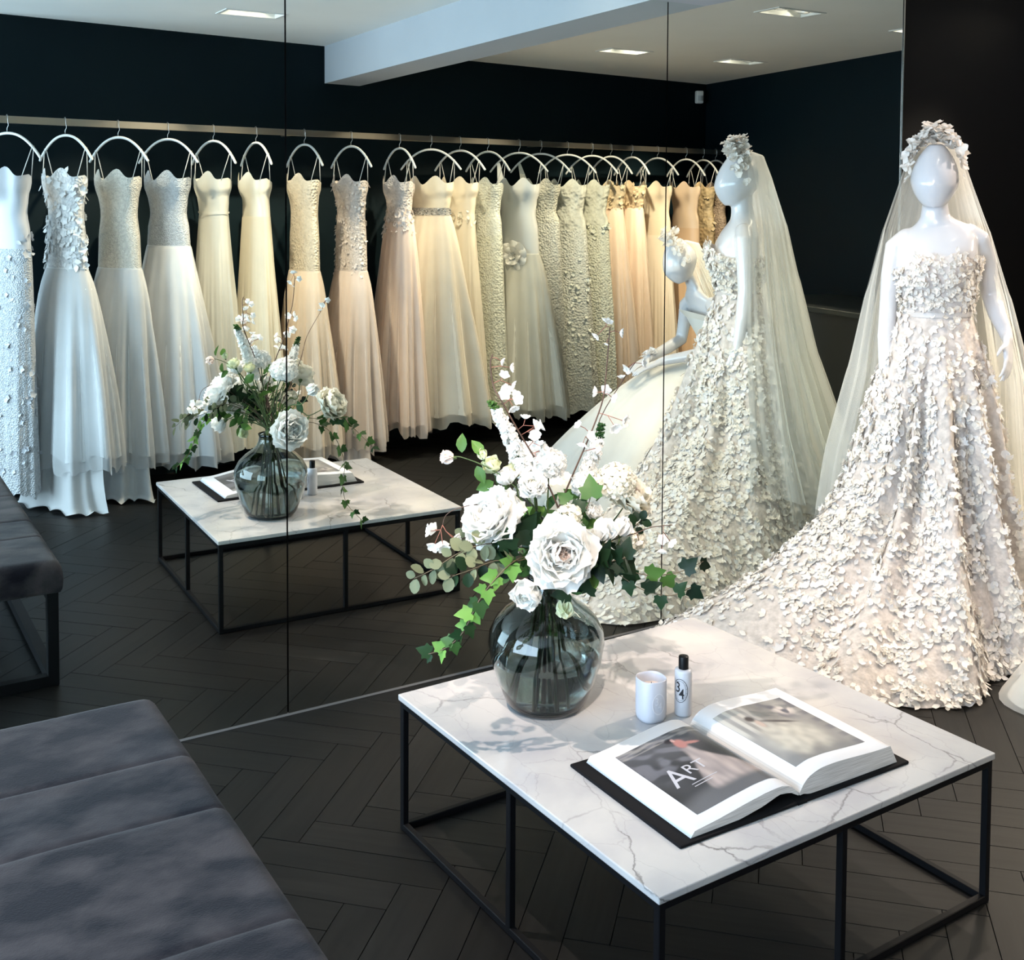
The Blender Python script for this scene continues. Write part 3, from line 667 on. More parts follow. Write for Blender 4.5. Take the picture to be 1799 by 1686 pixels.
# px of the hook in the photo's mirror -> place on the rail was measured once; these are metres along x
# (x, hanger apparent width m, z of hip seam, hem z, hem half-width, flare power, bodice fabric, skirt fabric, extras)
D = [
 dict(x=0.82, w=0.29, zh=1.30, hem=0.10, a=0.17, p=0.9, b=('satin', 0.52, 0.54, 0.58), s=('sequin', 0.58, 0.60, 0.63), ap=120, apz=(0.2, 1.4), nm='sheath_gown', lab='silvery satin sheath gown with sequinned leaf trails, leftmost on the rail', bw=0.9),
 dict(x=1.094, w=0.243, zh=1.20, hem=0.27, a=0.30, p=0.62, b=('lace', *WH), s=('tulle', *WH), ap=150, apz=(1.2, 1.68), train=1, nm='trumpet_gown', lab='white trumpet gown with petal bodice and a train reaching the floor', ps=0.034),
 dict(x=1.359, w=0.283, zh=1.19, hem=0.24, a=0.27, p=0.68, b=('sequin', 0.80, 0.76, 0.68), s=('tulle', *WH), train=0.5, nm='trumpet_gown', lab='ivory trumpet gown with smooth beaded bodice and pale tulle skirt'),
 dict(x=1.621, w=0.297, zh=1.30, hem=0.22, a=0.32, p=0.85, b=('sequin', *SV), s=('tulle', *WH), nm='ball_gown', lab='pale ball gown with silver sparkling bodice and wide tulle skirt'),
 dict(x=1.875, w=0.23, zh=1.46, hem=0.20, a=0.23, p=1.0, b=('chiffon', 0.74, 0.72, 0.64), s=('chiffon', 0.72, 0.70, 0.62), belt=0, nm='chiffon_gown', lab='draped ivory chiffon gown with a thin tie at the waist', bw=0.92),
 dict(x=2.126, w=0.165, zh=1.45, hem=0.18, a=0.26, p=1.0, b=('satin', 0.86, 0.80, 0.66), s=('chiffon', 0.82, 0.76, 0.62), nm='satin_gown', lab='plain cream gown with smooth satin bodice, brightest under the spotlight', bw=0.95),
 dict(x=2.426, w=0.203, zh=1.14, hem=0.16, a=0.28, p=0.72, b=('lace', *BG), s=('tulle', 0.79, 0.70, 0.60), nm='trumpet_gown', lab='beige lace trumpet gown with blush tulle skirt'),
 dict(x=2.733, w=0.233, zh=1.13, hem=0.16, a=0.27, p=0.66, b=('lace', *TP), s=('tulle', 0.77, 0.69, 0.64), ap=190, apz=(1.1, 1.66), ps=0.02, train=0.5, nm='trumpet_gown', lab='dusky pink trumpet gown thickly covered with small flowers to the knee'),
 dict(x=3.071, w=0.19, zh=1.42, hem=0.20, a=0.27, p=0.8, b=('lace', *TP), s=('tulle', 0.80, 0.69, 0.62), ap=80, apz=(1.32, 1.5), ps=0.028, nm='flared_gown', lab='blush pink gown with flowers scattered at the waist'),
 dict(x=3.301, w=0.37, zh=1.48, hem=0.24, a=0.40, p=0.85, b=('satin', 0.72, 0.64, 0.50), s=('tulle', 0.82, 0.76, 0.66), belt=1, nm='ball_gown', lab='champagne ball gown with a silver beaded belt and very wide tulle skirt', bw=1.1),
 dict(x=3.523, w=0.315, zh=1.46, hem=0.18, a=0.20, p=1.0, b=('chiffon', *CR), s=('chiffon', *CR), ap=24, apz=(1.40, 1.48), nm='chiffon_gown', lab='cream chiffon gown with a jewelled flower band at the waist'),
 dict(x=3.744, w=0.28, zh=1.32, hem=0.12, a=0.17, p=0.9, b=('lace', *PG), s=('lace', 0.70, 0.70, 0.58), nm='lace_gown', lab='narrow pale green-white all-lace sheath gown', bw=0.9),
 dict(x=4.003, w=0.378, zh=1.20, hem=0.20, a=0.33, p=0.72, b=('satin', *GY), s=('tulle', 0.74, 0.73, 0.66), flower=1, strap=1, nm='trumpet_gown', lab='grey-white gown with one large fabric flower on the hip', bw=1.05),
 dict(x=4.189, w=0.40, zh=1.40, hem=0.15, a=0.20, p=1.0, b=('lace', 0.76, 0.74, 0.62), s=('lace', 0.74, 0.73, 0.64), strap=1, nm='lace_gown', lab='one-shouldered ivory lace gown', bw=0.95),
 dict(x=4.427, w=0.39, zh=1.35, hem=0.12, a=0.27, p=1.1, b=('brocade', 0.72, 0.72, 0.62), s=('lace', 0.70, 0.70, 0.62), ap=110, apz=(0.4, 1.2), ps=0.026, nm='lace_gown', lab='ivory lace gown dotted with leaf patterns down the skirt'),
 dict(x=4.653, w=0.36, zh=1.38, hem=0.15, a=0.20, p=1.0, b=('brocade', 0.70, 0.70, 0.58), s=('lace', 0.68, 0.68, 0.56), ap=40, apz=(1.30, 1.4), nm='lace_gown', lab='pale lace gown with a frilled peplum edge', bw=0.95),
 dict(x=4.832, w=0.30, zh=1.50, hem=0.15, a=0.24, p=.85, b=('brocade', 0.72, 0.58, 0.38), s=('tulle', *PK), ap=60, apz=(1.5, 1.68), ps=0.026, nm='flared_gown', lab='peach tulle gown with gold flower bodice, left of its twin', bw=0.92),
 dict(x=5.038, w=0.25, zh=1.50, hem=0.15, a=0.25, p=.85, b=('brocade', 0.68, 0.53, 0.34), s=('tulle', 0.85, 0.71, 0.58), ap=60, apz=(1.5, 1.68), ps=0.026, nm='flared_gown', lab='peach tulle gown with gold flower bodice, nearer the leaning mannequin'),
 dict(x=5.299, w=0.30, zh=1.30, hem=0.15, a=0.20, p=1.0, b=('chiffon', 0.72, 0.62, 0.47), s=('chiffon', 0.76, 0.66, 0.53), nm='chiffon_gown', lab='plain straw-coloured gown behind the middle mirror seam', bw=0.95),
 dict(x=5.601, w=0.28, zh=1.35, hem=0.15, a=0.20, p=1.0, b=('satin', *TN), s=('satin', 0.58, 0.40, 0.26), nm='satin_gown', lab='tan satin sheath gown', bw=1.0),
 dict(x=5.79, w=0.24, zh=1.35, hem=0.15, a=0.18, p=1.0, b=('brocade', *GD), s=('brocade', 0.48, 0.34, 0.18), ap=60, apz=(0.9, 1.66), ps=0.028, nm='brocade_gown', lab='golden brown brocade gown at the right end of the rail'),
 dict(x=5.93, w=0.22, zh=1.35, hem=0.15, a=0.17, p=1.0, b=('lace', *BR_), s=('lace', 0.36, 0.26, 0.19), nm='lace_gown', lab='dark brown lace gown behind the standing mannequin, last on the rail'),
]
HW = 0.21
hm = MB(); pts = [(HW * s, 0, 1.868 - 0.122 * abs(s) ** 2.15) for s in [i / 12 - 1 for i in range(25)]]
hm.tube(pts, [0.0068] * 25, 8, round_ends=True); hang_me = hm.mesh('hanger_arm'); hang_me.materials.append(HANGER)
hk = MB(); hk.tube([(0, 0, 1.868), (0, 0, 1.892), (0.004, 0.010, 1.906), (0, 0.014, 1.930), (0, 0.012, 1.952), (0, 0.0, 1.9585), (0, -0.011, 1.954), (0, -0.014, 1.940)], 0.0016, 6); hook_me = hk.mesh('hook'); hook_me.materials.append(WIRE)

def dress_profile(d):
    """(half-width, half-depth) over height: strapless bodice, waist, hip, skirt"""
    bw = d.get('bw', 1.0); top = 1.685; zh = d['zh']; hem = d['hem']
    wz = 1.475
    tab_a = [(hem, d['a'])]; n = 10
    hip_a = (0.145 if zh < wz - 0.02 else 0.118) * bw
    for i in range(1, n): 
        k = i / n; tab_a.append((lerp(hem, zh, k), hip_a + (d['a'] - hip_a) * (1 - k) ** d['p']))
    tab_a.append((zh, hip_a))
    if zh < wz - 0.05: tab_a += [(lerp(zh, wz, 0.5), 0.138 * bw), (wz, 0.118 * bw)]
    tab_a += [(1.56, 0.128 * bw), (1.62, 0.146 * bw), (top + 0.03, 0.152 * bw)]
    tab_b = []
    for z, a in tab_a:
        if z < zh: tab_b.append((z, 0.062 + (a - hip_a) * 0.62))
        else: tab_b.append((z, 0.060 + (0.014 if z > 1.6 else 0)))
    return tab_a, tab_b

for di, d in enumerate(D):
    px = d['x']; py = rail_y(px)
    V = Vector((px, -py + 3.2236)).normalized(); rr = Vector((V.y, -V.x)); c = min(0.97, d['w'] / 0.42); s = sqrt(1 - c * c)
    nv_ = -V * c - rr * s; n_ = Vector((nv_.x, -nv_.y)); rz = atan2(n_.x, -n_.y)
    rs = random.Random(100 + di)
    hg = thing('clothes_hanger', 'white arched hanger above the ' + ' '.join(d['lab'].replace(',', '').split()[:6]) + (', left one' if 'left of its twin' in d['lab'] else ', right one' if 'nearer the leaning' in d['lab'] else ''), 'hanger', (px, py, 0), rz, 'white arched hangers on the rail')
    link('hanger_arm', hang_me, None, hg); hko = link('hook', hook_me, None, hg); hko.rotation_euler = (0, 0, atan2(-0.12551, 1) - rz)
    t = thing(d['nm'], d['lab'], 'dress', (px, py, 0), rz, 'bridal gowns on the rail')
    ta, tb = dress_profile(d); zh, hem = d['zh'], d['hem']; NS = 72
    ph = rs.uniform(0, 6); npl = rs.choice([7, 8, 9]); chif = d['s'][0] == 'chiffon'
    amp = 0.10 if d['s'][0] == 'tulle' else (0.07 if chif else 0.035)
    trn = d.get('train', 0)
    def S(th, z, o=0.0, ta=ta, tb=tb, zh=zh, hem=hem, ph=ph, npl=npl, amp=amp, chif=chif, trn=trn):
        a, b = sinterp(ta, z) if z > zh else interp(ta, z), interp(tb, z)
        k = 0.0
        if z < zh:
            k = smooth((zh - z) / (zh - hem) * 1.3)
            pl = sin(npl * th + ph + 0.6 * sin(2 * th)) + 0.45 * sin((2 * npl + 3) * th + 2 * ph + z) 
            if chif: pl += 0.5 * sin(31 * th + ph)
            m = 1 + amp * k * pl
        else: m = 1 + 0.008 * sin(3 * th + ph)
        x = (a * m + o) * cos(th); y = (b * m + o) * sin(th)
        if z > zh and z > 1.5: y -= 0.030 * smooth((z - 1.5) / 0.1) * max(0, -sin(th)) * (0.6 + 0.4 * cos(2 * (abs(cos(th)) * 3.0)))   # bust
        x += 0.02 * k * sin(ph); 
        return Vector((x, y, z))
    def ztop(th):
        f = max(0.0, -sin(th)); 
        return 1.668 + f * (0.060 * (0.5 - 0.5 * cos(2 * pi * min(1, abs(cos(th)) / 0.90))) - 0.020) - 0.035 * max(0, sin(th))
    nb = 14
    mb = MB(); mb.grid(lambda u, v: S(2 * pi * u, lerp(zh, ztop(2 * pi * u), v)), NS, nb, True); part('bodice', mb, fab(d['b']), t)
    nk = 18
    def hemz(th, base=hem, ph=ph): return base + 0.012 * sin(5 * th + ph) + 0.008 * sin(13 * th)
    mb = MB(); mb.grid(lambda u, v: S(2 * pi * u, lerp(hemz(2 * pi * u), zh + 0.006, 1 - (1 - v) ** 1.0), 0.001), 120, nk, True)
    sk = part('skirt', mb, fab(d['s']), t)
    if d['s'][0] == 'tulle':
        key = ('sheer', *d['s'][1:])
        rag = [rs.uniform(-0.03, 0.012) for _ in range(41)]
        mb = MB(); mb.grid(lambda u, v: S(2 * pi * u, lerp(hemz(2 * pi * u, hem - 0.05) + rag[int(u * 40)] * 1.0, zh, v), 0.012 * (1 - v) + 0.004 + 0.02 * (1 - v) * sin(17 * 2 * pi * u + ph)), 120, 14, True)
        part('sheer_overskirt', mb, fab(key), t)
    if trn:
        key = ('sheer', *d['s'][1:]); ln = 0.30 * trn
        def tr_(u, v, ln=ln):
            th = lerp(-2.9, -0.35, u); z = lerp(hem + 0.22, 0.004, min(1, v * 1.25)); ex = smooth(max(0, v - 0.45) / 0.55)
            p = S(th, max(z, hem), -0.015); r_ = 1 + ex * (0.30 * trn + 0.10 * sin(6 * th + ph))
            return (p.x * r_, p.y * r_, max(0.003, z + 0.02 * ex * abs(sin(9 * th)) if z < 0.06 else z))
        mb = MB(); mb.grid(tr_, 60, 16); part('train', mb, fab(d['s']), t)
    ns = d.get('ap', 0)
    if ns:
        z0, z1 = d['apz']; ps = d.get('ps', 0.03); mb = MB()
        for k in range(ns):
            th = rs.uniform(pi, 2 * pi) if rs.random() < 0.8 else rs.uniform(0, pi); z = rs.uniform(z0, min(z1, ztop(th) - 0.004))
            p = S(th, z, 0.003); nrm = Vector((p.x / 0.15 ** 2, p.y / 0.065 ** 2, 0)).normalized() + Vector((rs.uniform(-.3, .3), rs.uniform(-.3, .3), rs.uniform(-.1, .5)))
            spn = rs.uniform(0, 6.3); sz = ps * rs.uniform(0.7, 1.25)
            if rs.random() < 0.5:
                place(APP_V, APP_F, mb, frame(nrm, spn, p, sz))
            else:
                for j in range(5): place(APR_V, APR_F, mb, frame(nrm, spn + j * 2 * pi / 5, p, sz * 0.6))
        o = part('applique', mb, fab(('satin', *[min(0.84, v * 1.08) for v in d['b'][1:]])), t); o['kind'] = 'stuff'
    if 'belt' in d:
        bz, bh = (1.46, 0.045) if d['belt'] else (1.475, 0.010)
        mb = MB(); mb.grid(lambda u, v: S(2 * pi * u, lerp(bz, bz + bh, v), 0.005), 60, 4, True)
        part('belt', mb, fab(('sequin', 0.34, 0.33, 0.31)) if d['belt'] else fab(('satin', 0.74, 0.70, 0.60)), t)
        if d['belt']:
            mb = MB()
            for k in range(90):
                th = rs.uniform(0, 2 * pi); p = S(th, rs.uniform(bz + .005, bz + bh - .005), 0.008); mb.tube([p, p + Vector((0, 0, 0.006))], 0.0035, 5)
            o = part('beads', mb, SILVER, t); o['kind'] = 'stuff'
    if d.get('flower'):
        fo = Vector((0.0, S(-pi / 2, 1.20).y - 0.01, 1.19)); mb = MB()
        for ring, (cnt, sz, tl) in enumerate(((5, 0.045, 0.35), (7, 0.075, 0.8), (9, 0.105, 1.25))):
            for k in range(cnt):
                Mx = Matrix.Translation(fo) @ Matrix.Rotation(radians(90), 4, 'X') @ Matrix.Rotation(2 * pi * k / cnt + ring, 4, 'Z') @ Matrix.Rotation(-tl, 4, 'X') @ Matrix.Diagonal((sz, sz, sz, 1))
                place(APR_V, APR_F, mb, Mx)
        part('fabric_flower', mb, fab(('satin', 0.70, 0.68, 0.62)), t)
    # hanging loops up to the hanger, or one wide shoulder strap
    for sgn in (-1, 1):
        if d.get('strap') and sgn == 1:
            mb = MB(); b0 = S(-0.9, ztop(-0.9) - 0.02); b1 = Vector((0.15, 0, 1.806))
            mb.grid(lambda u, v: lerp(b0, b1, v) + Vector((lerp(-0.028, 0.028, u) * (1 - 0.6 * v), 0, 0.01 * (u - .5))), 3, 6); part('strap', mb, fab(d['b']), t); continue
        xx = sgn * 0.165; zz = 1.868 - 0.122 * (abs(xx) / HW) ** 2.15
        e0 = S(0.35 if sgn > 0 else pi - 0.35, 1.655); e1 = S(-0.35 if sgn > 0 else pi + 0.35, 1.655)
        mb = MB(); mb.tube([e0, (xx, 0.004, zz + 0.009)], 0.0022, 5); mb.tube([(xx, -0.004, zz + 0.009), e1], 0.0022, 5); part('hanging_loop', mb, fab(('satin', 0.7, 0.68, 0.64)), t)

# ------------------------------------------------------------------ mannequins
def ring(c, xa, ya, a, b, n=28, p=2.0):
    c = Vector(c); out = []
    for k in range(n):
        t_ = 2 * pi * k / n; cx, sy = cos(t_), sin(t_)
        e = 2 / p; out.append(c + xa * (a * math.copysign(abs(cx) ** e, cx)) + ya * (b * math.copysign(abs(sy) ** e, sy)))
    return out
def spine(mb, rows):
    """rows: (x, y, z, half-width, half-depth, forward tilt, exponent)"""
    rings = []
    for x, y, z, a, b, tl, p in rows:
        rings.append(ring((x, y, z), Vector((1, 0, 0)), Vector((0, cos(tl), -sin(tl))), a, b, 32, p))
    mb.loft(rings)
def limb(mb, pts, rad): mb.tube(pts, rad, 14, round_ends=True)
def hand(mb, wrist, dirv, palm_n, thumb_side, curl=0.35, size=1.0, spread=0.10):
    """palm and five bent fingers; dirv runs wrist -> fingers, palm_n is where the palm looks"""
    d = Vector(dirv).normalized(); n = Vector(palm_n); n = (n - d * n.dot(d)).normalized(); s = d.cross(n).normalized() * thumb_side
    w_ = Vector(wrist); S_ = size
    for k in (-0.024, -0.008, 0.008, 0.024):
        mb.tube([w_ - d * 0.01 + s * k * 0.6 * S_, w_ + d * 0.04 * S_ + s * k * 0.9 * S_, w_ + d * 0.082 * S_ + s * k * S_], [0.013 * S_, 0.0125 * S_, 0.0095 * S_], 10, round_ends=True)
    for k, ln in ((0.027, 0.066), (0.009, 0.075), (-0.009, 0.070), (-0.026, 0.054)):
        p0 = w_ + d * 0.078 * S_ + s * k * S_; sp = s * spread * k * 22
        q1 = (d + sp + n * curl * 0.35).normalized(); q2 = (d + sp + n * curl * 1.0).normalized(); q3 = (d + sp + n * curl * 1.9).normalized()
        p1 = p0 + q1 * ln * 0.45 * S_; p2 = p1 + q2 * ln * 0.32 * S_; p3 = p2 + q3 * ln * 0.24 * S_
        mb.tube([p0, p1, p2, p3], [0.0085 * S_, 0.0078 * S_, 0.0070 * S_, 0.0058 * S_], 8, round_ends=True)
    b0 = w_ + d * 0.022 * S_ + s * 0.024 * S_; b1 = b0 + (d * 0.65 + s * 0.75 + n * 0.25).normalized() * 0.034 * S_; b2 = b1 + (d * 0.95 + s * 0.30 + n * 0.4).normalized() * 0.030 * S_
    mb.tube([b0, b1, b2], [0.012 * S_, 0.0095 * S_, 0.0070 * S_], 8, round_ends=True)
def head(mb, c, pitch=0.0, yaw=0.0, roll=0.0, k=1.0):
    """smooth faceless egg head: c is its centre, looks to -Y"""
    R = Matrix.Rotation(yaw, 3, 'Z') @ Matrix.Rotation(roll, 3, 'Y') @ Matrix.Rotation(pitch, 3, 'X'); rings = []
    for i in range(1, 20):
        f = i / 20; z = -0.122 + 0.245 * f
        wd = 0.083 * sin(pi * f ** 0.80) ** 0.62; dp = 0.104 * sin(pi * f ** 0.78) ** 0.60
        sh = -0.040 * (1 - f) ** 1.6 + 0.006
        if f < 0.4: wd *= lerp(0.80, 1, f / 0.4); dp *= lerp(0.72, 1, f / 0.4)
        r_ = []
        for j in range(28):
            t_ = 2 * pi * j / 28; x = wd * cos(t_); y = dp * sin(t_)
            if y < 0: y *= 0.92 - 0.16 * cos(t_) ** 2 * 0 ; x *= 1 - 0.10 * (-sin(t_)) * (1 - f)
            r_.append(Vector(c) + R @ (Vector((x, y + sh, z)) * k))
        rings.append(r_)
    mb.loft(rings)
def mannequin_body(name, mb, parent, vox=0.0055):
    o = part(name, mb, MANNEQ, parent)
    m = o.modifiers.new('fuse', 'REMESH'); m.mode = 'VOXEL'; m.voxel_size = vox; m.use_smooth_shade = True
    m2 = o.modifiers.new('soften', 'SMOOTH'); m2.factor = 0.5; m2.iterations = 9
    return o

def lean(p):
    p = Vector(p); p.z += 0.14 * p.x * smooth((p.z - 1.08) / 0.25) * (1 - smooth((p.z - 1.48) / 0.06)); return p
M1 = Vector((3.447, -0.504, 0)); M1R = radians(-51.7)
t = thing('mannequin', 'glossy white standing mannequin with a smooth faceless head, wearing the petal gown', 'mannequin', M1, M1R)
mb = MB()
head(mb, (0.0, -0.012, 1.650), pitch=0.10, yaw=-0.06, roll=0.02)
spine(mb, [(0.010, 0.0, 0.72, 0.145, 0.105, 0, 2.2), (0.012, 0.005, 0.95, 0.158, 0.108, 0, 2.2), (0.012, 0.008, 1.03, 0.142, 0.098, 0, 2.2), (0.012, 0.006, 1.10, 0.120, 0.086, 0, 2.2), (0.014, 0.000, 1.16, 0.108, 0.078, 0, 2.2), (0.016, -0.006, 1.23, 0.117, 0.088, 0, 2.3),
           (0.018, -0.014, 1.30, 0.132, 0.100, 0.05, 2.4), (0.018, -0.010, 1.36, 0.132, 0.096, 0.05, 2.4), (0.016, 0.0, 1.41, 0.132, 0.082, 0, 2.3), (0.012, 0.008, 1.445, 0.122, 0.066, 0, 2.1), (0.008, 0.012, 1.468, 0.094, 0.056, 0, 2.0), (0.005, 0.012, 1.485, 0.066, 0.053, 0, 2.0), (0.003, 0.010, 1.505, 0.050, 0.050, 0, 2), (0.002, 0.006, 1.54, 0.045, 0.047, 0, 2), (0.001, 0.003, 1.58, 0.044, 0.048, 0, 2), (0, 0.0, 1.62, 0.044, 0.05, 0, 2)])
limb(mb, [(-0.096, 0.006, 1.438), (-0.128, 0.006, 1.415), (-0.144, 0.010, 1.31), (-0.150, 0.014, 1.18), (-0.156, 0.004, 1.06), (-0.156, -0.012, 0.95), (-0.156, -0.024, 0.89)], [0.036, 0.040, 0.036, 0.033, 0.032, 0.025, 0.021])
hand(mb, (-0.158, -0.028, 0.885), (0.06, -0.18, -1.0), (1.0, 0.10, 0), 1, curl=0.16, size=1.02)
limb(mb, [(0.115, 0.010, 1.428), (0.148, 0.014, 1.400), (0.180, 0.065, 1.32), (0.198, 0.120, 1.21), (0.220, 0.075, 1.150), (0.245, 0.015, 1.098), (0.252, -0.018, 1.072)], [0.036, 0.040, 0.036, 0.034, 0.032, 0.026, 0.021])
hand(mb, (0.253, -0.022, 1.068), (0.02, -0.42, -0.95), (-0.75, 0.30, 0.0), -1, curl=0.40, size=1.0, spread=0.14)
mb.v = [tuple(lean(p)) for p in mb.v]
mannequin_body('body', mb, t)
mb = MB(); mb.lathe([(0.17, 0.0), (0.17, 0.008), (0.16, 0.011)], 36, cap0=True, cap1=True); part('base_plate', mb, simple('steel_base', (0.5, 0.5, 0.5), 0.3, 1.0), t)
mb = MB(); mb.tube([(0, 0.02, 0.0), (0, 0.02, 0.75)], 0.012, 10); part('support_rod', mb, SILVER, t)

# ---- petal gown of the standing mannequin
GOWN = fabric('petal_gown_net', (0.74, 0.68, 0.65), 0.18, 0, 0.85, lace=0.25, lace_scale=90)
PETAL = fabric('organza_petal', (0.84, 0.80, 0.75), 0.25, 0, 0.6, gloss=0.15, var=0.03)
PETAL2 = fabric('lilac_white_petal', (0.80, 0.79, 0.80), 0.25, 0, 0.5, gloss=0.3, var=0.03)
rm = Matrix.Rotation(-M1R, 3, 'Z')
def off_mirror(p, lim=-0.012):
    p = Vector(p); e = M1.y + p.x * sin(M1R) + p.y * cos(M1R) - lim
    if e > 0: p.x -= e * sin(M1R); p.y -= e * cos(M1R)
    return p
HEMW = [(2.83, -0.945), (3.02, -0.985), (3.22, -0.935), (3.42, -0.93), (3.62, -0.84), (3.78, -0.64), (3.82, -0.30), (3.72, -0.07), (3.45, -0.035), (3.05, -0.035), (2.70, -0.040), (2.46, -0.060), (2.36, -0.16), (2.42, -0.36), (2.56, -0.58), (2.70, -0.80)]
hp = []
for x, y in HEMW:
    l = rm @ (Vector((x, y, 0)) - M1); hp.append((atan2(l.y, l.x), l.xy.length))
hp.sort(); hp = [(a - 2 * pi, r) for a, r in hp[-3:]] + hp + [(a + 2 * pi, r) for a, r in hp[:3]]
ZW = 1.150
def hem_r(th):
    while th > pi: th -= 2 * pi
    while th < -pi: th += 2 * pi
    return interp(hp, th)
def hem_rs(th): return (hem_r(th - 0.12) + hem_r(th - 0.05) + hem_r(th) + hem_r(th + 0.05) + hem_r(th + 0.12)) / 5
def gown(th, t_, o=0.0):
    """skirt surface: t_ 0 at the waist, 1 on the floor"""
    R_ = hem_rs(th); w0 = 1.0 / sqrt((cos(th) / 0.122) ** 2 + (sin(th) / 0.095) ** 2)
    dev = th + pi * 0.80
    tw = smooth((R_ - 0.50) / 0.45)                         # the trained side falls in a hollow curve
    p = lerp(1.45, 2.65, tw)
    hipb = 0.050 * sin(pi * min(1.0, t_ / 0.55)) ** 1.0 * (1 - t_)
    r_ = w0 + (R_ - w0) * t_ ** p + hipb
    k = smooth(t_ * 1.5)
    fold = sin(13 * th + 1.2 * sin(3 * th)) + 0.5 * sin(23 * th + 1.0)
    right = 0.5 + 0.5 * cos(th + 0.75)                       # deeper folds towards the viewer's right
    r_ += k * (0.010 + 0.042 * right) * fold * (1 - 0.4 * t_) + o
    z = ZW * (1 - t_)
    z += 0.016 * max(0.0, t_ - 0.80) / 0.2 * (1 + sin(9 * th)) * 0.5 * (1 - smooth((t_ - 0.96) / 0.04)) + 0.004
    return off_mirror((0.012 + r_ * cos(th), r_ * sin(th), max(0.004, z)), -0.030)
def gnormal(th, t_):
    a = gown(th + 0.02, t_) - gown(th - 0.02, t_); b = gown(th, min(1, t_ + 0.01)) - gown(th, max(0, t_ - 0.01)); n = a.cross(b)
    n.normalize(); p = gown(th, t_)
    if n.dot(Vector((p.x, p.y, 0.3 * p.length))) < 0: n = -n
    return n
t = thing('petal_gown', 'strapless ivory gown covered in fabric petals, its train spread on the floor', 'dress', M1, M1R)
mb = MB(); mb.grid(lambda u, v: gown(2 * pi * u, v ** 0.8), 220, 46, True); skirt = part('skirt', mb, GOWN, t)
def bod(th, z, o=0.0):
    a = interp([(1.12, 0.118), (1.16, 0.116), (1.23, 0.127), (1.30, 0.140), (1.36, 0.143), (1.40, 0.142)], z) + o
    b = interp([(1.12, 0.090), (1.16, 0.088), (1.23, 0.100), (1.30, 0.125), (1.345, 0.124), (1.40, 0.104)], z) + o
    y = b * sin(th)
    if sin(th) < 0: y -= 0.022 * smooth((z - 1.20) / 0.1) * (-sin(th)) * (0.55 + 0.45 * cos(2 * (abs(cos(th)) * 3.2 - 1.6)))
    else: y *= 0.92
    return lean((0.016 + a * cos(th), -0.008 + y, z))
def bod_top(th):
    f = max(0.0, -sin(th)); return 1.325 + f * (0.022 + 0.026 * (0.5 - 0.5 * cos(2 * pi * min(1, abs(cos(th)) / 0.85)))) - 0.03 * max(0, sin(th))
mb = MB(); mb.grid(lambda u, v: bod(2 * pi * u, lerp(1.13, bod_top(2 * pi * u), v)), 64, 12, True); bodice = part('bodice', mb, GOWN, t)
mb = MB(); mb.grid(lambda u, v: bod(2 * pi * u, lerp(1.146, 1.163, v), 0.005), 64, 3, True); part('waistband', mb, fab(('satin', 0.52, 0.49, 0.48)), t)
rs = random.Random(5); stuffA = MB(); stuffB = MB(); n_single = 0
view = (rm @ (CAM_POS - M1)); view.z = 1.55
APP.materials.append(PETAL); APR.materials.append(PETAL)
APP2 = APP.copy(); APP2.materials.clear(); APP2.materials.append(PETAL2)
def put(Mx, leaf, facing):
    global n_single
    if facing and n_single < 300:
        o = link('petal', (APP if rs.random() < 0.6 else APP2) if leaf else APR, None, skirt); o.matrix_local = Mx; n_single += 1
    else: place(APP_V if leaf else APR_V, APP_F if leaf else APR_F, stuffA if rs.random() < 0.6 else stuffB, Mx)
def blossom_on(p, n, sz, facing=False):
    sp = rs.uniform(0, 6.3)
    for j in range(5): place(APR_V, APR_F, stuffA, frame(n + Vector((rs.uniform(-.2, .2),) * 3), sp + j * 2 * pi / 5, p + n * 0.004, sz))
    for j in range(4): place(APR_V, APR_F, stuffA, frame(n + Vector((rs.uniform(-.5, .5), rs.uniform(-.5, .5), rs.uniform(-.5, .5))), sp + 0.6 + j * 2 * pi / 4, p + n * 0.010, sz * 0.62))
cnt = 0
while cnt < 6500:
    th = rs.uniform(-pi, pi); R_ = hem_rs(th)
    t_ = rs.random() ** 0.72
    if rs.random() > (0.20 + R_ * t_): continue
    p = gown(th, t_, 0.003); n = gnormal(th, t_)
    dens = 0.5 + 1.6 * noise.noise(Vector((th * 3.2 * (0.5 + t_), t_ * 7, 2)))
    if rs.random() > dens + 0.45: continue
    cnt += 1; facing = n.dot((view - p).normalized()) > 0.35 and t_ > 0.15
    up = rs.uniform(-0.35, 0.35)
    n2 = (n + Vector((rs.uniform(-.28, .28), rs.uniform(-.28, .28), rs.uniform(-.2, .35)))).normalized()
    if rs.random() < 0.07: blossom_on(p, n, rs.uniform(0.014, 0.026))
    else:
        base = rs.uniform(0, 6.3); sz = rs.uniform(0.016, 0.030)
        for j in range(rs.choice((1, 2, 2, 3))): put(frame(n2, base + j * 0.85, p + n * 0.003, sz), True, facing)
for k in range(950):
    th = rs.uniform(-pi, pi); z = rs.uniform(1.165, bod_top(th) + 0.006); p = bod(th, z, 0.004); n = Vector((cos(th) / 0.14, sin(th) / 0.12, 0.1)).normalized()
    n2 = (n + Vector((rs.uniform(-.5, .5), rs.uniform(-.5, .5), rs.uniform(-.4, .4)))).normalized(); Mx = frame(n2, rs.uniform(0, 6.3), p, rs.uniform(0.016, 0.027))
    if rs.random() < 0.10: blossom_on(p, n, 0.015)
    else: place(APP_V if rs.random() < 0.5 else APR_V, APP_F if rs.random() < 0 else (APP_F if len(APP_V) == 12 and False else APP_F), stuffA, Mx) if False else place(APP_V, APP_F, stuffA, Mx)
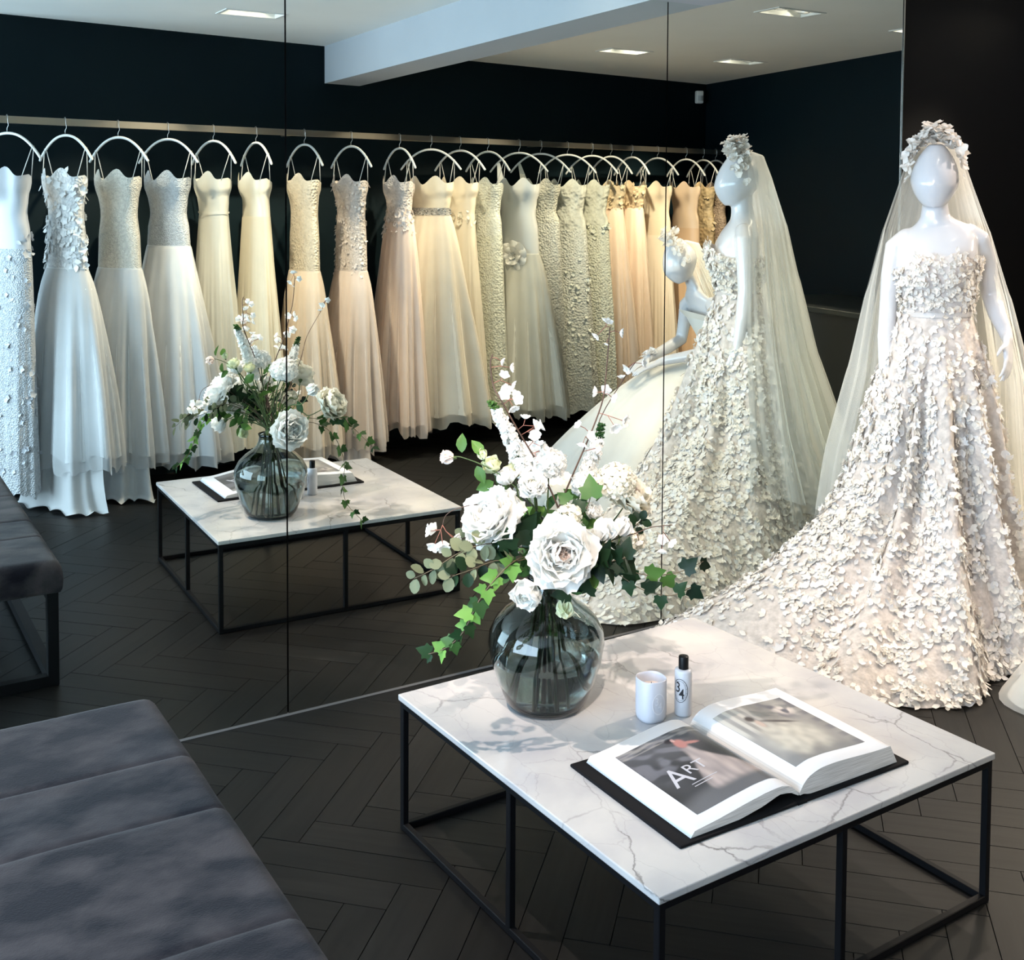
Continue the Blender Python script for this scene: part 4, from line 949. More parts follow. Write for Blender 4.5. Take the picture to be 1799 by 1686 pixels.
for k in range(520):     # ragged petal hem
    th = rs.uniform(-pi, pi)
    p = gown(th, rs.uniform(0.965, 1.0), 0.006); n = (gnormal(th, 0.97) + Vector((0, 0, 0.8))).normalized()
    place(APP_V, APP_F, stuffA, frame(n + Vector((rs.uniform(-.4, .4), rs.uniform(-.4, .4), 0)), rs.uniform(0, 6.3), p + Vector((0, 0, 0.008)), rs.uniform(0.020, 0.036)))
for s_, m_ in ((stuffA, PETAL), (stuffB, PETAL2)):
    s_.v = [tuple(off_mirror((x, y, max(0.003, z)), -0.006)) for x, y, z in s_.v]
    o = part('scattered_petals', s_, m_, t); o['kind'] = 'stuff'
# ---- veil and flower headpiece
VEIL = fabric('veil_tulle', (0.84, 0.85, 0.82), 0.45, 0.78, 0.9)
VEIL2 = fabric('veil_tulle_dense', (0.84, 0.85, 0.82), 0.45, 0.66, 0.9)
def make_veil(parent, hc, rows, a0, a1, nf, ph, m, name, keep=None):
    """sheet falling from the crown: rows (t, z, rx, ry, yoff, xoff)"""
    def fn(u, v):
        th = lerp(a0, a1, u) + pi / 2
        def g(i): return sinterp([(r_[0], r_[i]) for r_ in rows], v)
        f = 1 + 0.16 * smooth((v - 0.12) * 1.4) * (0.7 * sin(nf * u * 2 * pi + ph) + 0.45 * sin((nf * 2.3) * u * 2 * pi + 2 * ph))
        z = g(1) + (0.02 * sin(7 * u * pi + ph) if v > 0.9 else 0)
        p = Vector((hc[0] + g(5) + g(2) * f * cos(th), hc[1] + g(4) + g(3) * f * sin(th), max(0.012, z)))
        return keep(p) if keep else p
    mb = MB(); mb.grid(fn, 110, 40); return part(name, mb, m, parent)
t = thing('veil', 'sheer white veil falling from the standing mannequin to below the hips', 'veil', M1, M1R)
rows = [(0.0, 1.772, 0.030, 0.030, 0.02, 0), (0.06, 1.752, 0.084, 0.070, 0.035, 0), (0.16, 1.66, 0.112, 0.095, 0.045, 0), (0.32, 1.45, 0.180, 0.135, 0.05, 0.005), (0.50, 1.22, 0.232, 0.180, 0.05, 0.012), (0.72, 0.92, 0.285, 0.235, 0.06, 0.02), (0.88, 0.60, 0.335, 0.320, 0.08, 0.0), (1.0, 0.32, 0.37, 0.44, 0.10, 0.0)]
make_veil(t, (0, -0.012), rows, -1.75, 1.70, 7, 0.4, VEIL, 'outer_layer', lambda p: off_mirror(p, -0.02))
rows2 = [(a, z if a < .5 else z - 0.10 * (a - .5), rx * 0.93, ry * 1.02, yo + (0.02 if a > .3 else 0.0), xo) for a, z, rx, ry, yo, xo in rows]
make_veil(t, (0, -0.012), rows2, -1.45, 1.40, 9, 2.0, VEIL2, 'inner_layer', lambda p: off_mirror(p, -0.026))
def headpiece(name, label, loc, rz, hc, k=1.0, R=None, n=290, seed=3, rad=0.092):
    t = thing(name, label, 'headpiece', loc, rz); rs_ = random.Random(seed)
    big = [petal_mesh('headpiece_petal', 1, 0.85, 0.35, nu=3, nv=3)]; big[0].materials.append(PETAL)
    for i in range(n):
        a = rs_.gauss(0, 0.75); a = max(-1.9, min(1.9, a))
        rr_ = rad + rs_.uniform(-0.004, 0.012); lift = max(0, cos(a)) ** 1.2 * rs_.uniform(0.0, 0.062)
        p = Vector((rr_ * sin(a) * 0.98, rs_.uniform(-0.030, 0.045) - 0.012 * cos(a), (rr_ + lift) * cos(a) * 0.95 + 0.020))
        n_ = (Vector((p.x, p.y * 0.5 - 0.03, p.z)) + Vector((rs_.uniform(-.07, .07), rs_.uniform(-.09, .05), rs_.uniform(-.05, .07)))).normalized()
        Mx = Matrix.Translation(hc) @ (R.to_4x4() if R else Matrix.Identity(4)) @ frame(n_, rs_.uniform(0, 6.3), p, rs_.uniform(0.024, 0.040) * k)
        o = link('petal', big[0], None, t); o.matrix_local = Mx
    return t
headpiece('floral_headpiece', 'white petal headband on the standing mannequin', M1, M1R, Vector((0.0, -0.016, 1.662)))

# ---- second mannequin, seated and leaning forward (seen only in the mirror)
M2 = Vector((4.07, -1.37, 0)); M2R = radians(-76)
t = thing('mannequin', 'white mannequin seated and leaning forward with both hands on its lap', 'mannequin', M2, M2R)
mb = MB()
H2 = Vector((-0.005, -0.205, 1.245))
head(mb, H2, pitch=0.50, yaw=0.15, k=0.98)
spine(mb, [(0, 0.06, 0.50, 0.165, 0.125, 0, 2.2), (0, 0.065, 0.60, 0.158, 0.118, 0.05, 2.2), (0, 0.055, 0.70, 0.124, 0.090, 0.2, 2.2), (0, 0.035, 0.78, 0.114, 0.082, 0.3, 2.2), (0, 0.000, 0.88, 0.130, 0.098, 0.42, 2.3), (0, -0.038, 0.965, 0.142, 0.098, 0.48, 2.4), (0, -0.068, 1.02, 0.140, 0.080, 0.5, 2.4), (0, -0.090, 1.055, 0.110, 0.060, 0.5, 2.0), (0, -0.108, 1.085, 0.060, 0.052, 0.5, 2), (0, -0.135, 1.13, 0.046, 0.047, 0.5, 2), (0, -0.165, 1.18, 0.044, 0.048, 0.5, 2), (0, -0.185, 1.215, 0.044, 0.05, 0.5, 2)])
for sg in (-1, 1):
    limb(mb, [(sg * 0.125, -0.070, 1.02), (sg * 0.165, -0.075, 0.995), (sg * 0.205, -0.070, 0.90), (sg * 0.215, -0.085, 0.800), (sg * 0.155, -0.190, 0.765), (sg * 0.085, -0.310, 0.735), (sg * 0.070, -0.345, 0.722)], [0.042, 0.044, 0.037, 0.034, 0.032, 0.025, 0.021])
    hand(mb, (sg * 0.068, -0.348, 0.722), (-0.25 * sg, -1.0, -0.42), (0, 0.4, -1.0), -sg, curl=0.25)
    limb(mb, [(sg * 0.085, 0.05, 0.53), (sg * 0.095, -0.18, 0.55), (sg * 0.095, -0.40, 0.535), (sg * 0.09, -0.42, 0.30), (sg * 0.085, -0.40, 0.07), (sg * 0.09, -0.50, 0.030)], [0.085, 0.078, 0.060, 0.052, 0.036, 0.028])
mannequin_body('body', mb, t)
# its ball gown
M2T = fabric('ball_gown_tulle', (0.80, 0.80, 0.77), 0.30, 0, 0.85)
M2S = fabric('ball_gown_overlay', (0.82, 0.82, 0.80), 0.40, 0.6, 0.9)
def sk2(th, t_, o=0.0):
    R_ = 0.84 + 0.20 * max(0, -sin(th)) - 0.26 * max(0, sin(th)) - 0.42 * max(0, -cos(th)) ** 3 + 0.02 * sin(5 * th)
    w0 = 1 / sqrt((cos(th) / 0.135) ** 2 + (sin(th) / 0.115) ** 2)
    lap = max(0.0, -sin(th)) ** 1.5
    p = 1.15; r_ = w0 + (R_ - w0) * t_ ** p + o
    z = 0.76 * (1 - t_ ** lerp(1.0, 1.75, lap)) - 0.0
    r_ += 0.028 * smooth(t_ * 1.3) * sin(14 * th + sin(3 * th))
    return Vector((r_ * cos(th), 0.03 + r_ * sin(th), max(0.006, z)))
t = thing('ball_gown', 'white ball gown with a vast plain tulle skirt on the leaning mannequin', 'dress', M2, M2R)
mb = MB(); mb.grid(lambda u, v: sk2(2 * pi * u, v), 160, 30, True); part('skirt', mb, M2T, t)
mb = MB(); mb.grid(lambda u, v: sk2(2 * pi * u + 0.1, v, 0.018 + 0.015 * v), 160, 30, True); part('tulle_overskirt', mb, M2S, t)
def bod2(th, v, o=0.0):
    z = lerp(0.72, 0.915, v); cy_ = interp([(0.70, 0.055), (0.78, 0.035), (0.88, 0.0), (0.965, -0.038)], z); tl = 0.35
    a = interp([(0.70, 0.128), (0.78, 0.120), (0.88, 0.138), (0.95, 0.150)], z) + o; b = interp([(0.70, 0.096), (0.78, 0.090), (0.88, 0.112), (0.95, 0.112)], z) + o
    y = b * sin(th) - (0.03 * v * max(0, -sin(th)))
    return Vector((a * cos(th), cy_ + y * cos(tl), z - y * sin(tl) * 0.9))
mb = MB(); mb.grid(lambda u, v: bod2(2 * pi * u, v, 0.004), 56, 10, True); part('bodice', mb, fab(('satin', 0.78, 0.77, 0.72)), t)
mb = MB(); mb.grid(lambda u, v: bod2(2 * pi * u, 0.92 + 0.16 * v, 0.006 + 0.022 * v), 56, 3, True); part('neckline_band', mb, fab(('satin', 0.80, 0.79, 0.74)), t)
t = thing('veil', 'short sheer veil on the leaning mannequin with its flower crown', 'veil', M2, M2R)
rows = [(0.0, 1.350, 0.02, 0.02, 0.05, 0), (0.08, 1.335, 0.080, 0.070, 0.06, 0), (0.25, 1.24, 0.105, 0.095, 0.085, 0), (0.5, 1.08, 0.140, 0.110, 0.16, 0), (0.75, 0.92, 0.175, 0.130, 0.23, 0), (1.0, 0.76, 0.21, 0.17, 0.29, 0)]
make_veil(t, (0, -0.235), rows, -1.5, 1.5, 6, 1.0, VEIL, 'outer_layer'); make_veil(t, (0, -0.232), rows, -1.3, 1.3, 8, 2.4, VEIL2, 'inner_layer')
headpiece('floral_headpiece', 'white flower crown on the leaning mannequin', M2, M2R, H2 + Vector((0, 0.01, 0.012)), R=Matrix.Rotation(0.15, 3, 'Z') @ Matrix.Rotation(0.5, 3, 'X'), n=90, seed=9)
t = thing('wrist_corsage', 'small white flower corsage on the wrist of the leaning mannequin', 'corsage', M2, M2R); rs = random.Random(12)
for i in range(26):
    p = Vector((0.075 + rs.uniform(-.03, .03), -0.335 + rs.uniform(-.03, .03), 0.745 + rs.uniform(-.01, .025))); n_ = Vector((rs.uniform(-1, 1), rs.uniform(-1, .3), rs.uniform(.1, 1))).normalized()
    o = link('petal', APP2, None, t); o.matrix_local = frame(n_, rs.uniform(0, 6.3), p, rs.uniform(.025, .045))

# ------------------------------------------------------------------ vase and bouquet
VX = Vector((1.484, -0.967, TZ))
t = thing('vase', 'round smoked glass vase with a narrow neck on the marble table', 'vase', VX)
outp = [(0.074, 0.0), (0.088, 0.004), (0.098, 0.018), (0.117, 0.065), (0.133, 0.115), (0.1395, 0.155), (0.137, 0.182), (0.122, 0.212), (0.098, 0.236), (0.072, 0.254), (0.054, 0.272), (0.046, 0.290), (0.044, 0.306), (0.048, 0.316)]
inp = [(r - 0.003, max(z, 0.010)) for r, z in outp]
mb = MB(); mb.lathe([(0.001, 0.0)] + outp + [(0.0465, 0.3175)] + inp[::-1][1:-1] + [(0.001, 0.010)], 64); part('glass', mb, SMOKE, t)
wp = [(max(0.001, r - 0.0036), z + 0.0006) for r, z in inp if z <= 0.118]
mb = MB(); mb.lathe([(0.001, 0.0106)] + wp[1:] + [(wp[-1][0], 0.1185), (0.001, 0.1185)], 48); part('water', mb, WATER, t)

def B(px, py, T):          # bouquet points measured in the direct view; T = metres towards the viewer from the vase axis
    d_ = 2.696 - T
    return CAM_POS + AX_F * d_ + AX_R * ((px - 900) / F_PX * d_) + AX_U * ((CY_PX - py) / F_PX * d_)
def BV(px, py, T):         # points measured in the mirror, folded back into the room
    d_ = 4.344 - T
    p = CAM_POS + AX_F * d_ + AX_R * ((px - 900) / F_PX * d_) + AX_U * ((CY_PX - py) / F_PX * d_); p.y = -p.y; return p
NECK = VX + Vector((0, 0, 0.300)); TOCAM = -AX_F
def leafmat(name, c0, c1, rough=0.4):
    m, nt, b = mat(name); oi = N(nt, 'ShaderNodeObjectInfo'); cr = N(nt, 'ShaderNodeValToRGB')
    cr.color_ramp.elements[0].color = (*c0, 1); cr.color_ramp.elements[1].color = (*c1, 1); nt.links.new(oi.outputs['Random'], cr.inputs[0])
    nt.links.new(cr.outputs[0], b.inputs['Base Color']); b.inputs['Roughness'].default_value = rough; b.inputs['Specular IOR Level'].default_value = 0.2
    tr_ = N(nt, 'ShaderNodeBsdfTranslucent'); nt.links.new(cr.outputs[0], tr_.inputs[0]); mx = N(nt, 'ShaderNodeMixShader'); mx.inputs[0].default_value = 0.25
    nt.links.new(b.outputs[0], mx.inputs[1]); nt.links.new(tr_.outputs[0], mx.inputs[2]); nt.links.new(mx.outputs[0], nt.nodes['Material Output'].inputs[0]); return m
IVY = leafmat('ivy_green', (0.012, 0.038, 0.015), (0.07, 0.16, 0.036)); IVYL = leafmat('ivy_light', (0.10, 0.24, 0.05), (0.20, 0.40, 0.09))
IVYD = leafmat('ivy_dark', (0.006, 0.017, 0.009), (0.014, 0.038, 0.015))
EUC = leafmat('eucalyptus_leaf', (0.085, 0.115, 0.075), (0.26, 0.28, 0.16), 0.55); ROSEL = leafmat('rose_leaf', (0.022, 0.07, 0.02), (0.12, 0.24, 0.05))
STEM = simple('green_stem', (0.06, 0.10, 0.03), 0.5); BARK = simple('brown_twig', (0.075, 0.040, 0.026), 0.7); VINE = simple('vine_stem', (0.10, 0.075, 0.04), 0.6)
WPET = fabric('white_flower_petal', (0.90, 0.90, 0.87), 0.38, 0, 0.6, var=0.02); CPET = fabric('cream_flower_petal', (0.88, 0.86, 0.76), 0.38, 0, 0.6, var=0.03)
BPET = fabric('blush_flower_petal', (0.88, 0.78, 0.72), 0.38, 0, 0.6, var=0.03); GPET = fabric('greenish_petal', (0.80, 0.83, 0.58), 0.30, 0, 0.6, var=0.03)
def setm(me, m): me.materials.append(m); return me
PETW = [setm(petal_mesh('petal', 1, 0.95, 0.42, wave=0.05, nu=6, nv=5), WPET), setm(petal_mesh('petal', 1, 1.15, 0.34, wave=0.07, nu=6, nv=5), WPET)]
PETC = [setm(petal_mesh('petal', 1, 0.95, 0.42, wave=0.05, nu=6, nv=5), CPET), setm(petal_mesh('petal', 1, 1.15, 0.34, wave=0.07, nu=6, nv=5), CPET)]
PETB = [setm(petal_mesh('petal', 1, 0.95, 0.42, wave=0.06, nu=5, nv=4), BPET), setm(petal_mesh('petal', 1, 1.1, 0.36, wave=0.06, nu=6, nv=5), BPET)]
PETG = [setm(petal_mesh('petal', 1, 0.9, 0.45, nu=5, nv=4), GPET), setm(petal_mesh('petal', 1, 1.0, 0.40, nu=5, nv=4), GPET)]
def leaf_outline(name, pts, m, fold=0.10, bend=0.15):
    mb = MB(); full = pts + [(-x, y) for x, y in pts[::-1] if x > 1e-6]
    f = lambda x, y: (x, fold * abs(x) - bend * (y - 0.3) ** 2, y)
    mb.add([f(0, 0.35)] + [f(x, y) for x, y in full], [(0, i + 1, (i + 1) % len(full) + 1) for i in range(len(full))])
    return setm(mb.mesh(name), m)
ivp = [(0.0, 0.0), (0.20, -0.13), (0.46, -0.05), (0.42, 0.14), (0.54, 0.40), (0.32, 0.46), (0.20, 0.70), (0.0, 1.0)]
ovp = [(0.0, 0.0), (0.22, 0.12), (0.40, 0.38), (0.38, 0.65), (0.20, 0.90), (0.0, 1.0)]
rop = [(0.0, 0.0), (0.18, 0.15), (0.30, 0.40), (0.25, 0.66), (0.10, 0.88), (0.0, 1.0)]
IV1 = leaf_outline('leaf', ivp, IVY); IV2 = leaf_outline('leaf', ivp, IVYL); IV3 = leaf_outline('leaf', ivp, IVYD); EU1 = leaf_outline('leaf', ovp, EUC, 0.12); RO1 = leaf_outline('leaf', rop, ROSEL, 0.20, 0.3); EU2 = leaf_outline('leaf', ovp, IVYD, 0.12)
rs = random.Random(21)
def rv(k): return Vector((rs.uniform(-k, k), rs.uniform(-k, k), rs.uniform(-k, k)))
STEMN = [0]
def stem_path(to, n=10, side=None):
    STEMN[0] += 1; k_ = STEMN[0]
    a = k_ * 2.399; fr_ = 0.035 + 0.05 * ((k_ * 0.618) % 1); foot = VX + Vector((fr_ * cos(a), fr_ * sin(a), 0.016));
    if k_ % 3: foot = NECK + Vector((0.012 * cos(a), 0.012 * sin(a), -0.045))
    k = NECK + Vector((0.022 * cos(a), 0.022 * sin(a), -0.02)); k2 = NECK + Vector((0.022 * cos(a) * .8, 0.022 * sin(a) * .8, 0.03))
    to = Vector(to); mid = lerp(k2, to, 0.5) + Vector((0, 0, 0.02)); return [foot, lerp(foot, k, .5), k, k2, mid, to]
def smoothp(pts, m=4):
    pts = [Vector(p) for p in pts]; out = []
    for i in range(len(pts) - 1):
        p0, p1, p2, p3 = pts[max(i - 1, 0)], pts[i], pts[i + 1], pts[min(i + 2, len(pts) - 1)]
        for k in range(m):
            s_ = k / m; out.append(0.5 * ((2 * p1) + (p2 - p0) * s_ + (2 * p0 - 5 * p1 + 4 * p2 - p3) * s_ ** 2 + (3 * p1 - p0 - 3 * p2 + p3) * s_ ** 3))
    return out + [pts[-1]]
def add_stem(t, pts, r, m, taper=0.6):
    P_ = [p - t.location for p in smoothp(pts)]; mb = MB(); mb.tube(P_, [lerp(r, r * taper, i / len(P_)) for i in range(len(P_))], 6); return part('stem', mb, m, t)
def axis_m(c, ax, spin=0.0):
    q = Vector(ax).normalized().to_track_quat('Z', 'Y').to_matrix().to_4x4(); return Matrix.Translation(c) @ q @ Matrix.Rotation(spin, 4, 'Z')
def bloom(t, c, ax, R_, rings, pets, inner=None, jit=0.10):
    A = axis_m(Vector(c) - t.location, ax, rs.uniform(0, 6))
    for ri, (n, tilt, ln, off) in enumerate(rings):
        for k in range(n):
            me = (inner if inner and ri < 2 else pets)[1 if ri >= len(rings) - 2 else 0]
            s_ = R_ * ln * rs.uniform(0.84, 1.12)
            Mx = A @ Matrix.Rotation(2 * pi * (k + rs.uniform(-.25, .25)) / n + ri * 0.7, 4, 'Z') @ Matrix.Translation((0, -off * R_, 0)) @ Matrix.Rotation(tilt + rs.uniform(-jit, jit), 4, 'X') @ Matrix.Diagonal((s_, s_, s_, 1))
            o = link('petal', me, None, t); o.matrix_local = Mx
    mb = MB(); mb.tube([A @ Vector((0, 0, -0.18 * R_)), A @ Vector((0, 0, 0.10 * R_))], [0.10 * R_, 0.22 * R_], 8, round_ends=True); part('calyx', mb, STEM, t)
PEO = [(7, 0.12, 0.55, 0.03), (9, 0.30, 0.66, 0.07), (11, 0.52, 0.76, 0.10), (12, 0.78, 0.88, 0.10), (13, 1.08, 0.98, 0.08), (12, 1.42, 1.02, 0.05), (10, 1.80, 0.98, 0.0)]
ROS = [(3, 0.02, 0.75, 0.0), (4, 0.14, 0.82, 0.05), (5, 0.30, 0.92, 0.10), (6, 0.52, 1.0, 0.12), (6, 0.90, 0.95, 0.10)]
BUD = [(3, -0.08, 0.95, 0.06), (4, -0.02, 1.0, 0.14), (4, 0.12, 0.98, 0.18)]
def leaves_on(t, pts, me, size, n=3, from_=0.55):
    P_ = smoothp(pts)
    for k in range(n):
        p = P_[int(lerp(from_, 0.93, (k + rs.random()) / n) * (len(P_) - 1))]
        o = link('leaf', me, None, t); o.matrix_local = frame((TOCAM * 0.5 + Vector((0, 0, 0.5)) + rv(0.7)), rs.uniform(0, 6.3), p - t.location, size * rs.uniform(0.8, 1.2))
def flower(name, lab, cat, c, ax, R_, rings, pets, inner=None, nl=2, jit=0.24):
    t = thing(name, lab, cat, c, group='cut flowers in the smoked glass vase'); c = Vector(c); ax = Vector(ax).normalized()
    path = stem_path(c - ax * R_ * 0.2); path.insert(-1, c - ax * (R_ + 0.03)); add_stem(t, path, 0.0030, STEM); bloom(t, c, ax, R_, rings, pets, inner, jit)
    if nl: leaves_on(t, path, RO1, 0.050, nl, 0.66)
    return t
def outw(c, cam=0.4, up=0.2): v = (Vector(c) - NECK - Vector((0, 0, 0.05))).normalized(); return v + TOCAM * cam + Vector((0, 0, up))
c = B(987, 972, 0.150); flower('peony', 'largest white peony with a blush centre, at the front over the vase neck', 'flower', c, outw(c, 0.8, 0.15), 0.078, PEO, PETW, PETB, 3)
c = B(870, 912, 0.085); flower('peony', 'big white peony at the left side of the bouquet', 'flower', c, outw(c, 0.35, 0.3) - AX_R * 0.3, 0.072, PEO, PETW, None, 2)
c = B(1104, 880, -0.03); flower('peony', 'blush cream peony at the right back of the bouquet', 'flower', c, outw(c, 0.3, 0.5), 0.056, PEO, PETC, PETB, 1)
c = BV(508, 757, 0.12); flower('peony', 'white peony facing the mirror, low over the vase neck', 'flower', c, (c - NECK) + Vector((0.0, 0.25, 0.05)), 0.072, PEO, PETW, None, 2)
c = BV(578, 712, 0.03); flower('peony', 'cream peony on the mirror side, right of the one facing the mirror', 'flower', c, (c - NECK) + Vector((0.05, 0.1, 0.05)), 0.066, PEO, PETC, None, 2)
c = B(938, 858, 0.10); flower('ranunculus', 'round white ranunculus above the left peony', 'flower', c, outw(c, 0.5, 0.5), 0.036, PEO[:6], PETW, PETC, 1)
c = B(934, 1030, 0.150); flower('rose', 'white rose drooping over the left of the vase neck', 'flower', c, TOCAM - AX_R * 0.5 + Vector((0, 0, -0.5)), 0.050, ROS, PETW, PETC, 1)
c = B(1062, 945, 0.11); flower('rose', 'white rosebud right of the large front peony', 'flower', c, Vector((0, 0, 1)) + TOCAM * 0.35 + AX_R * 0.15, 0.046, BUD, PETW, None, 1, 0.04)
c = B(1091, 938, 0.08); flower('rose', 'smaller white rosebud at the right edge of the front blooms', 'flower', c, Vector((0, 0, 1)) + TOCAM * 0.2 + AX_R * 0.3, 0.038, BUD, PETW, None, 1, 0.04)
c = B(993, 1052, 0.115); flower('lisianthus', 'small greenish white bell flower hanging under the front peony', 'flower', c, Vector((0, 0, -1)) + TOCAM * 0.3, 0.040, BUD, PETG, None, 0, 0.04)
c = B(868, 828, 0.03); flower('lisianthus', 'pale yellow-green open bloom above the left peony', 'flower', c, outw(c, 0.4, 0.6), 0.036, ROS, PETG, None, 2)
c = B(905, 838, 0.00); flower('lisianthus', 'pale green-white bloom behind the round ranunculus', 'flower', c, outw(c, 0.2, 0.8), 0.034, ROS, PETG, None, 1)
c = B(1040, 905, 0.05); flower('lisianthus', 'small white bloom between the front peony and the ivy leaf', 'flower', c, outw(c, 0.5, 0.5), 0.030, ROS, PETW, None, 1)
c = BV(420, 655, 0.02); flower('rose', 'white rose at the upper left of the reflected bouquet', 'flower', c, (c - NECK) + Vector((0, 0, .1)), 0.036, ROS, PETW, None, 2)
c = BV(545, 690, 0.12); flower('rose', 'white rosebud on the mirror side among the top blooms', 'flower', c, (c - NECK) + Vector((0, .1, .1)), 0.044, BUD, PETW, None, 1, 0.04)
def florets(name, lab, c, R_, pet, n=70, squash=0.85, fs=0.016):
    t = thing(name, lab, 'flower', c, group='cut flowers in the smoked glass vase'); path = stem_path(Vector(c)); add_stem(t, path, 0.003, STEM); mb = MB()
    for k in range(n):
        zz = 1 - 2 * (k + 0.5) / n * 0.85; a = k * 2.399; q_ = sqrt(max(0, 1 - zz * zz)); nrm = Vector((q_ * cos(a), q_ * sin(a), zz)); p = Vector((nrm.x * R_, nrm.y * R_, nrm.z * R_ * squash)); sp = rs.uniform(0, 6)
        for j in range(4): place(APR_V, APR_F, mb, frame(nrm + rv(.25), sp + j * pi / 2, p + rv(0.004), fs * rs.uniform(.8, 1.2)))
    o = part('florets', mb, pet, t); o['kind'] = 'stuff'; leaves_on(t, path, RO1, 0.045, 2, 0.7); return t
florets('hydrangea', 'cream hydrangea head of many small florets at the upper right', B(1082, 846, 0.0), 0.044, CPET, 90, fs=0.014)
florets('hydrangea', 'white hydrangea head at the top of the reflected bouquet', BV(500, 650, 0.05), 0.044, WPET, 90)
florets('hydrangea', 'small cream floret cluster low right, behind the rosebuds', B(1105, 950, 0.02), 0.030, CPET, 50, fs=0.014)
florets('hydrangea', 'little cream berry-like cluster above the front peony', B(1000, 905, 0.10), 0.026, CPET, 44, fs=0.010)
florets('hydrangea', 'white floret cluster at the centre top between the branches', B(965, 815, 0.02), 0.034, WPET, 60, fs=0.016)
florets('hydrangea', 'white floret cluster at the centre right beside the ivy leaf', B(1030, 850, 0.00), 0.030, WPET, 56, fs=0.014)
def spike(lab, pts, name='stock_spike'):
    c = pts[-1]; t = thing(name, lab, 'flower', c, group='cut flowers in the smoked glass vase'); base = stem_path(pts[0]); add_stem(t, base[:-1] + pts, 0.0028, STEM, 0.5)
    P_ = smoothp(pts, 14); n = len(P_); mb = MB(); gm = MB()
    for i, p in enumerate(P_):
        k = i / n; r_ = lerp(0.017, 0.004, k ** 1.3)
        for j in range(5 if k < .8 else 3):
            a = rs.uniform(0, 6.3); nrm = (Vector((cos(a), sin(a), rs.uniform(-.2, .6)))).normalized(); q_ = p + nrm * r_ - t.location; sp = rs.uniform(0, 6)
            if k < 0.72:
                for e in range(3): place(APR_V, APR_F, mb, frame(nrm + rv(.5), sp + e * 2.1, q_, 0.013 * (1.1 - .4 * k)))
            else: gm.tube([q_ - nrm * 0.002, q_ + nrm * 0.004], [0.0030, 0.0018], 5, round_ends=True)
    o = part('florets', mb, WPET, t); o['kind'] = 'stuff'; o = part('green_buds', gm, ROSEL, t); o['kind'] = 'stuff'
spike('white flower spike with a green tip leaning left', [B(940, 862, 0.02), B(912, 805, 0.02), B(890, 755, 0.025), B(873, 722, 0.03), B(862, 706, 0.03)])
spike('white flower spike with a green tip at the right of the branches', [B(1020, 868, -0.04), B(1036, 820, -0.05), B(1050, 778, -0.055), B(1058, 745, -0.06)])
# cherry blossom branches
bl = MB()
for j in range(5): place(*verts_of(petal_mesh('tmp', 1, 0.95, 0.30, nu=4, nv=3)), bl, Matrix.Rotation(j * 2 * pi / 5, 4, 'Z') @ Matrix.Rotation(1.22, 4, 'X'))
BLOS = setm(bl.mesh('blossom'), WPET)
def branch(lab, pts, clusters, r=0.0032, name='cherry_branch', m=BARK, bark_buds=True, start=None):
    t = thing(name, lab, 'branch', pts[-1], group='cut flowers in the smoked glass vase'); base = stem_path(pts[0]) if start is None else [start]
    add_stem(t, base[:-1] + pts if start is None else [start] + pts, r, m, 0.4); P_ = smoothp(pts, 6)
    for c, n, sz in clusters:
        c = Vector(c); q_ = min(P_, key=lambda p: (p - c).length); mid = lerp(q_, c, 0.5) + Vector((0, 0, 0.004)); mb = MB(); 
        for k in range(n):
            p = c + rv(1).normalized() * (0.011 * sqrt(n) if n > 1 else 0.001); nrm = (p - lerp(q_, c, 0.6)).normalized() + TOCAM * 0.25
            mb.tube([x - t.location for x in (q_, mid, p)], 0.0009, 4)
            o = link('blossom', BLOS, None, t); o.matrix_local = axis_m(p - t.location, nrm, rs.uniform(0, 6)) @ Matrix.Diagonal((sz * 1.05, sz * 1.05, sz * 1.05, 1))
        part('twig', mb, simple('pink_twig', (0.24, 0.09, 0.06), 0.6) if 'pink_twig' not in bpy.data.materials else bpy.data.materials['pink_twig'], t)
    return t
branch('brown cherry branch rising at the left, with white blossom clusters', [B(985, 905, 0.02), B(948, 820, 0.02), B(910, 755, 0.02), B(885, 710, 0.02), B(868, 680, 0.0), B(862, 640, 0.0), B(866, 622, 0.0)],
       [(B(882, 697, .02), 3, .017), (B(905, 700, .02), 3, .017), (B(880, 634, 0), 1, .012), (B(896, 646, 0), 1, .014), (B(892, 668, 0), 2, .015), (B(937, 757, .02), 3, .017), (B(943, 775, .03), 2, .016), (B(930, 745, .02), 2, .015), (B(963, 790, .02), 4, .017), (B(945, 800, .04), 3, .015)])
branch('tallest cherry branch, rising at the right of the bouquet', [B(985, 885, 0.0), B(1015, 815, 0.0), B(1042, 752, -0.01), B(1060, 700, -0.01), B(1066, 650, -0.02), B(1072, 575, -0.02)],
       [(B(1058, 577, -.02), 3, .014), (B(1090, 584, -.02), 1, .014), (B(1066, 602, -.02), 1, .007), (B(1060, 690, -.01), 2, .016), (B(1075, 698, -.02), 1, .015), (B(1084, 740, 0), 2, .019), (B(1018, 748, 0), 1, .013), (B(1024, 768, .01), 2, .016), (B(1040, 795, .0), 2, .013)])
branch('thin side twig of cherry blossom behind the tall branch', [B(1000, 880, -0.08), B(1040, 800, -0.09), B(1055, 735, -0.10), B(1100, 660, -0.12), B(1118, 635, -0.12)], [(B(1115, 640, -.12), 3, .014), (B(1092, 665, -.12), 1, .012)], 0.0022)
branch('arching cherry twig hanging at the far left with a blossom cluster', [B(905, 925, 0.07), B(850, 888, 0.09), B(805, 893, 0.10), B(784, 905, 0.10), B(778, 922, 0.10)], [(B(772, 945, .10), 5, .018), (B(790, 950, .10), 2, .016)], 0.0018)
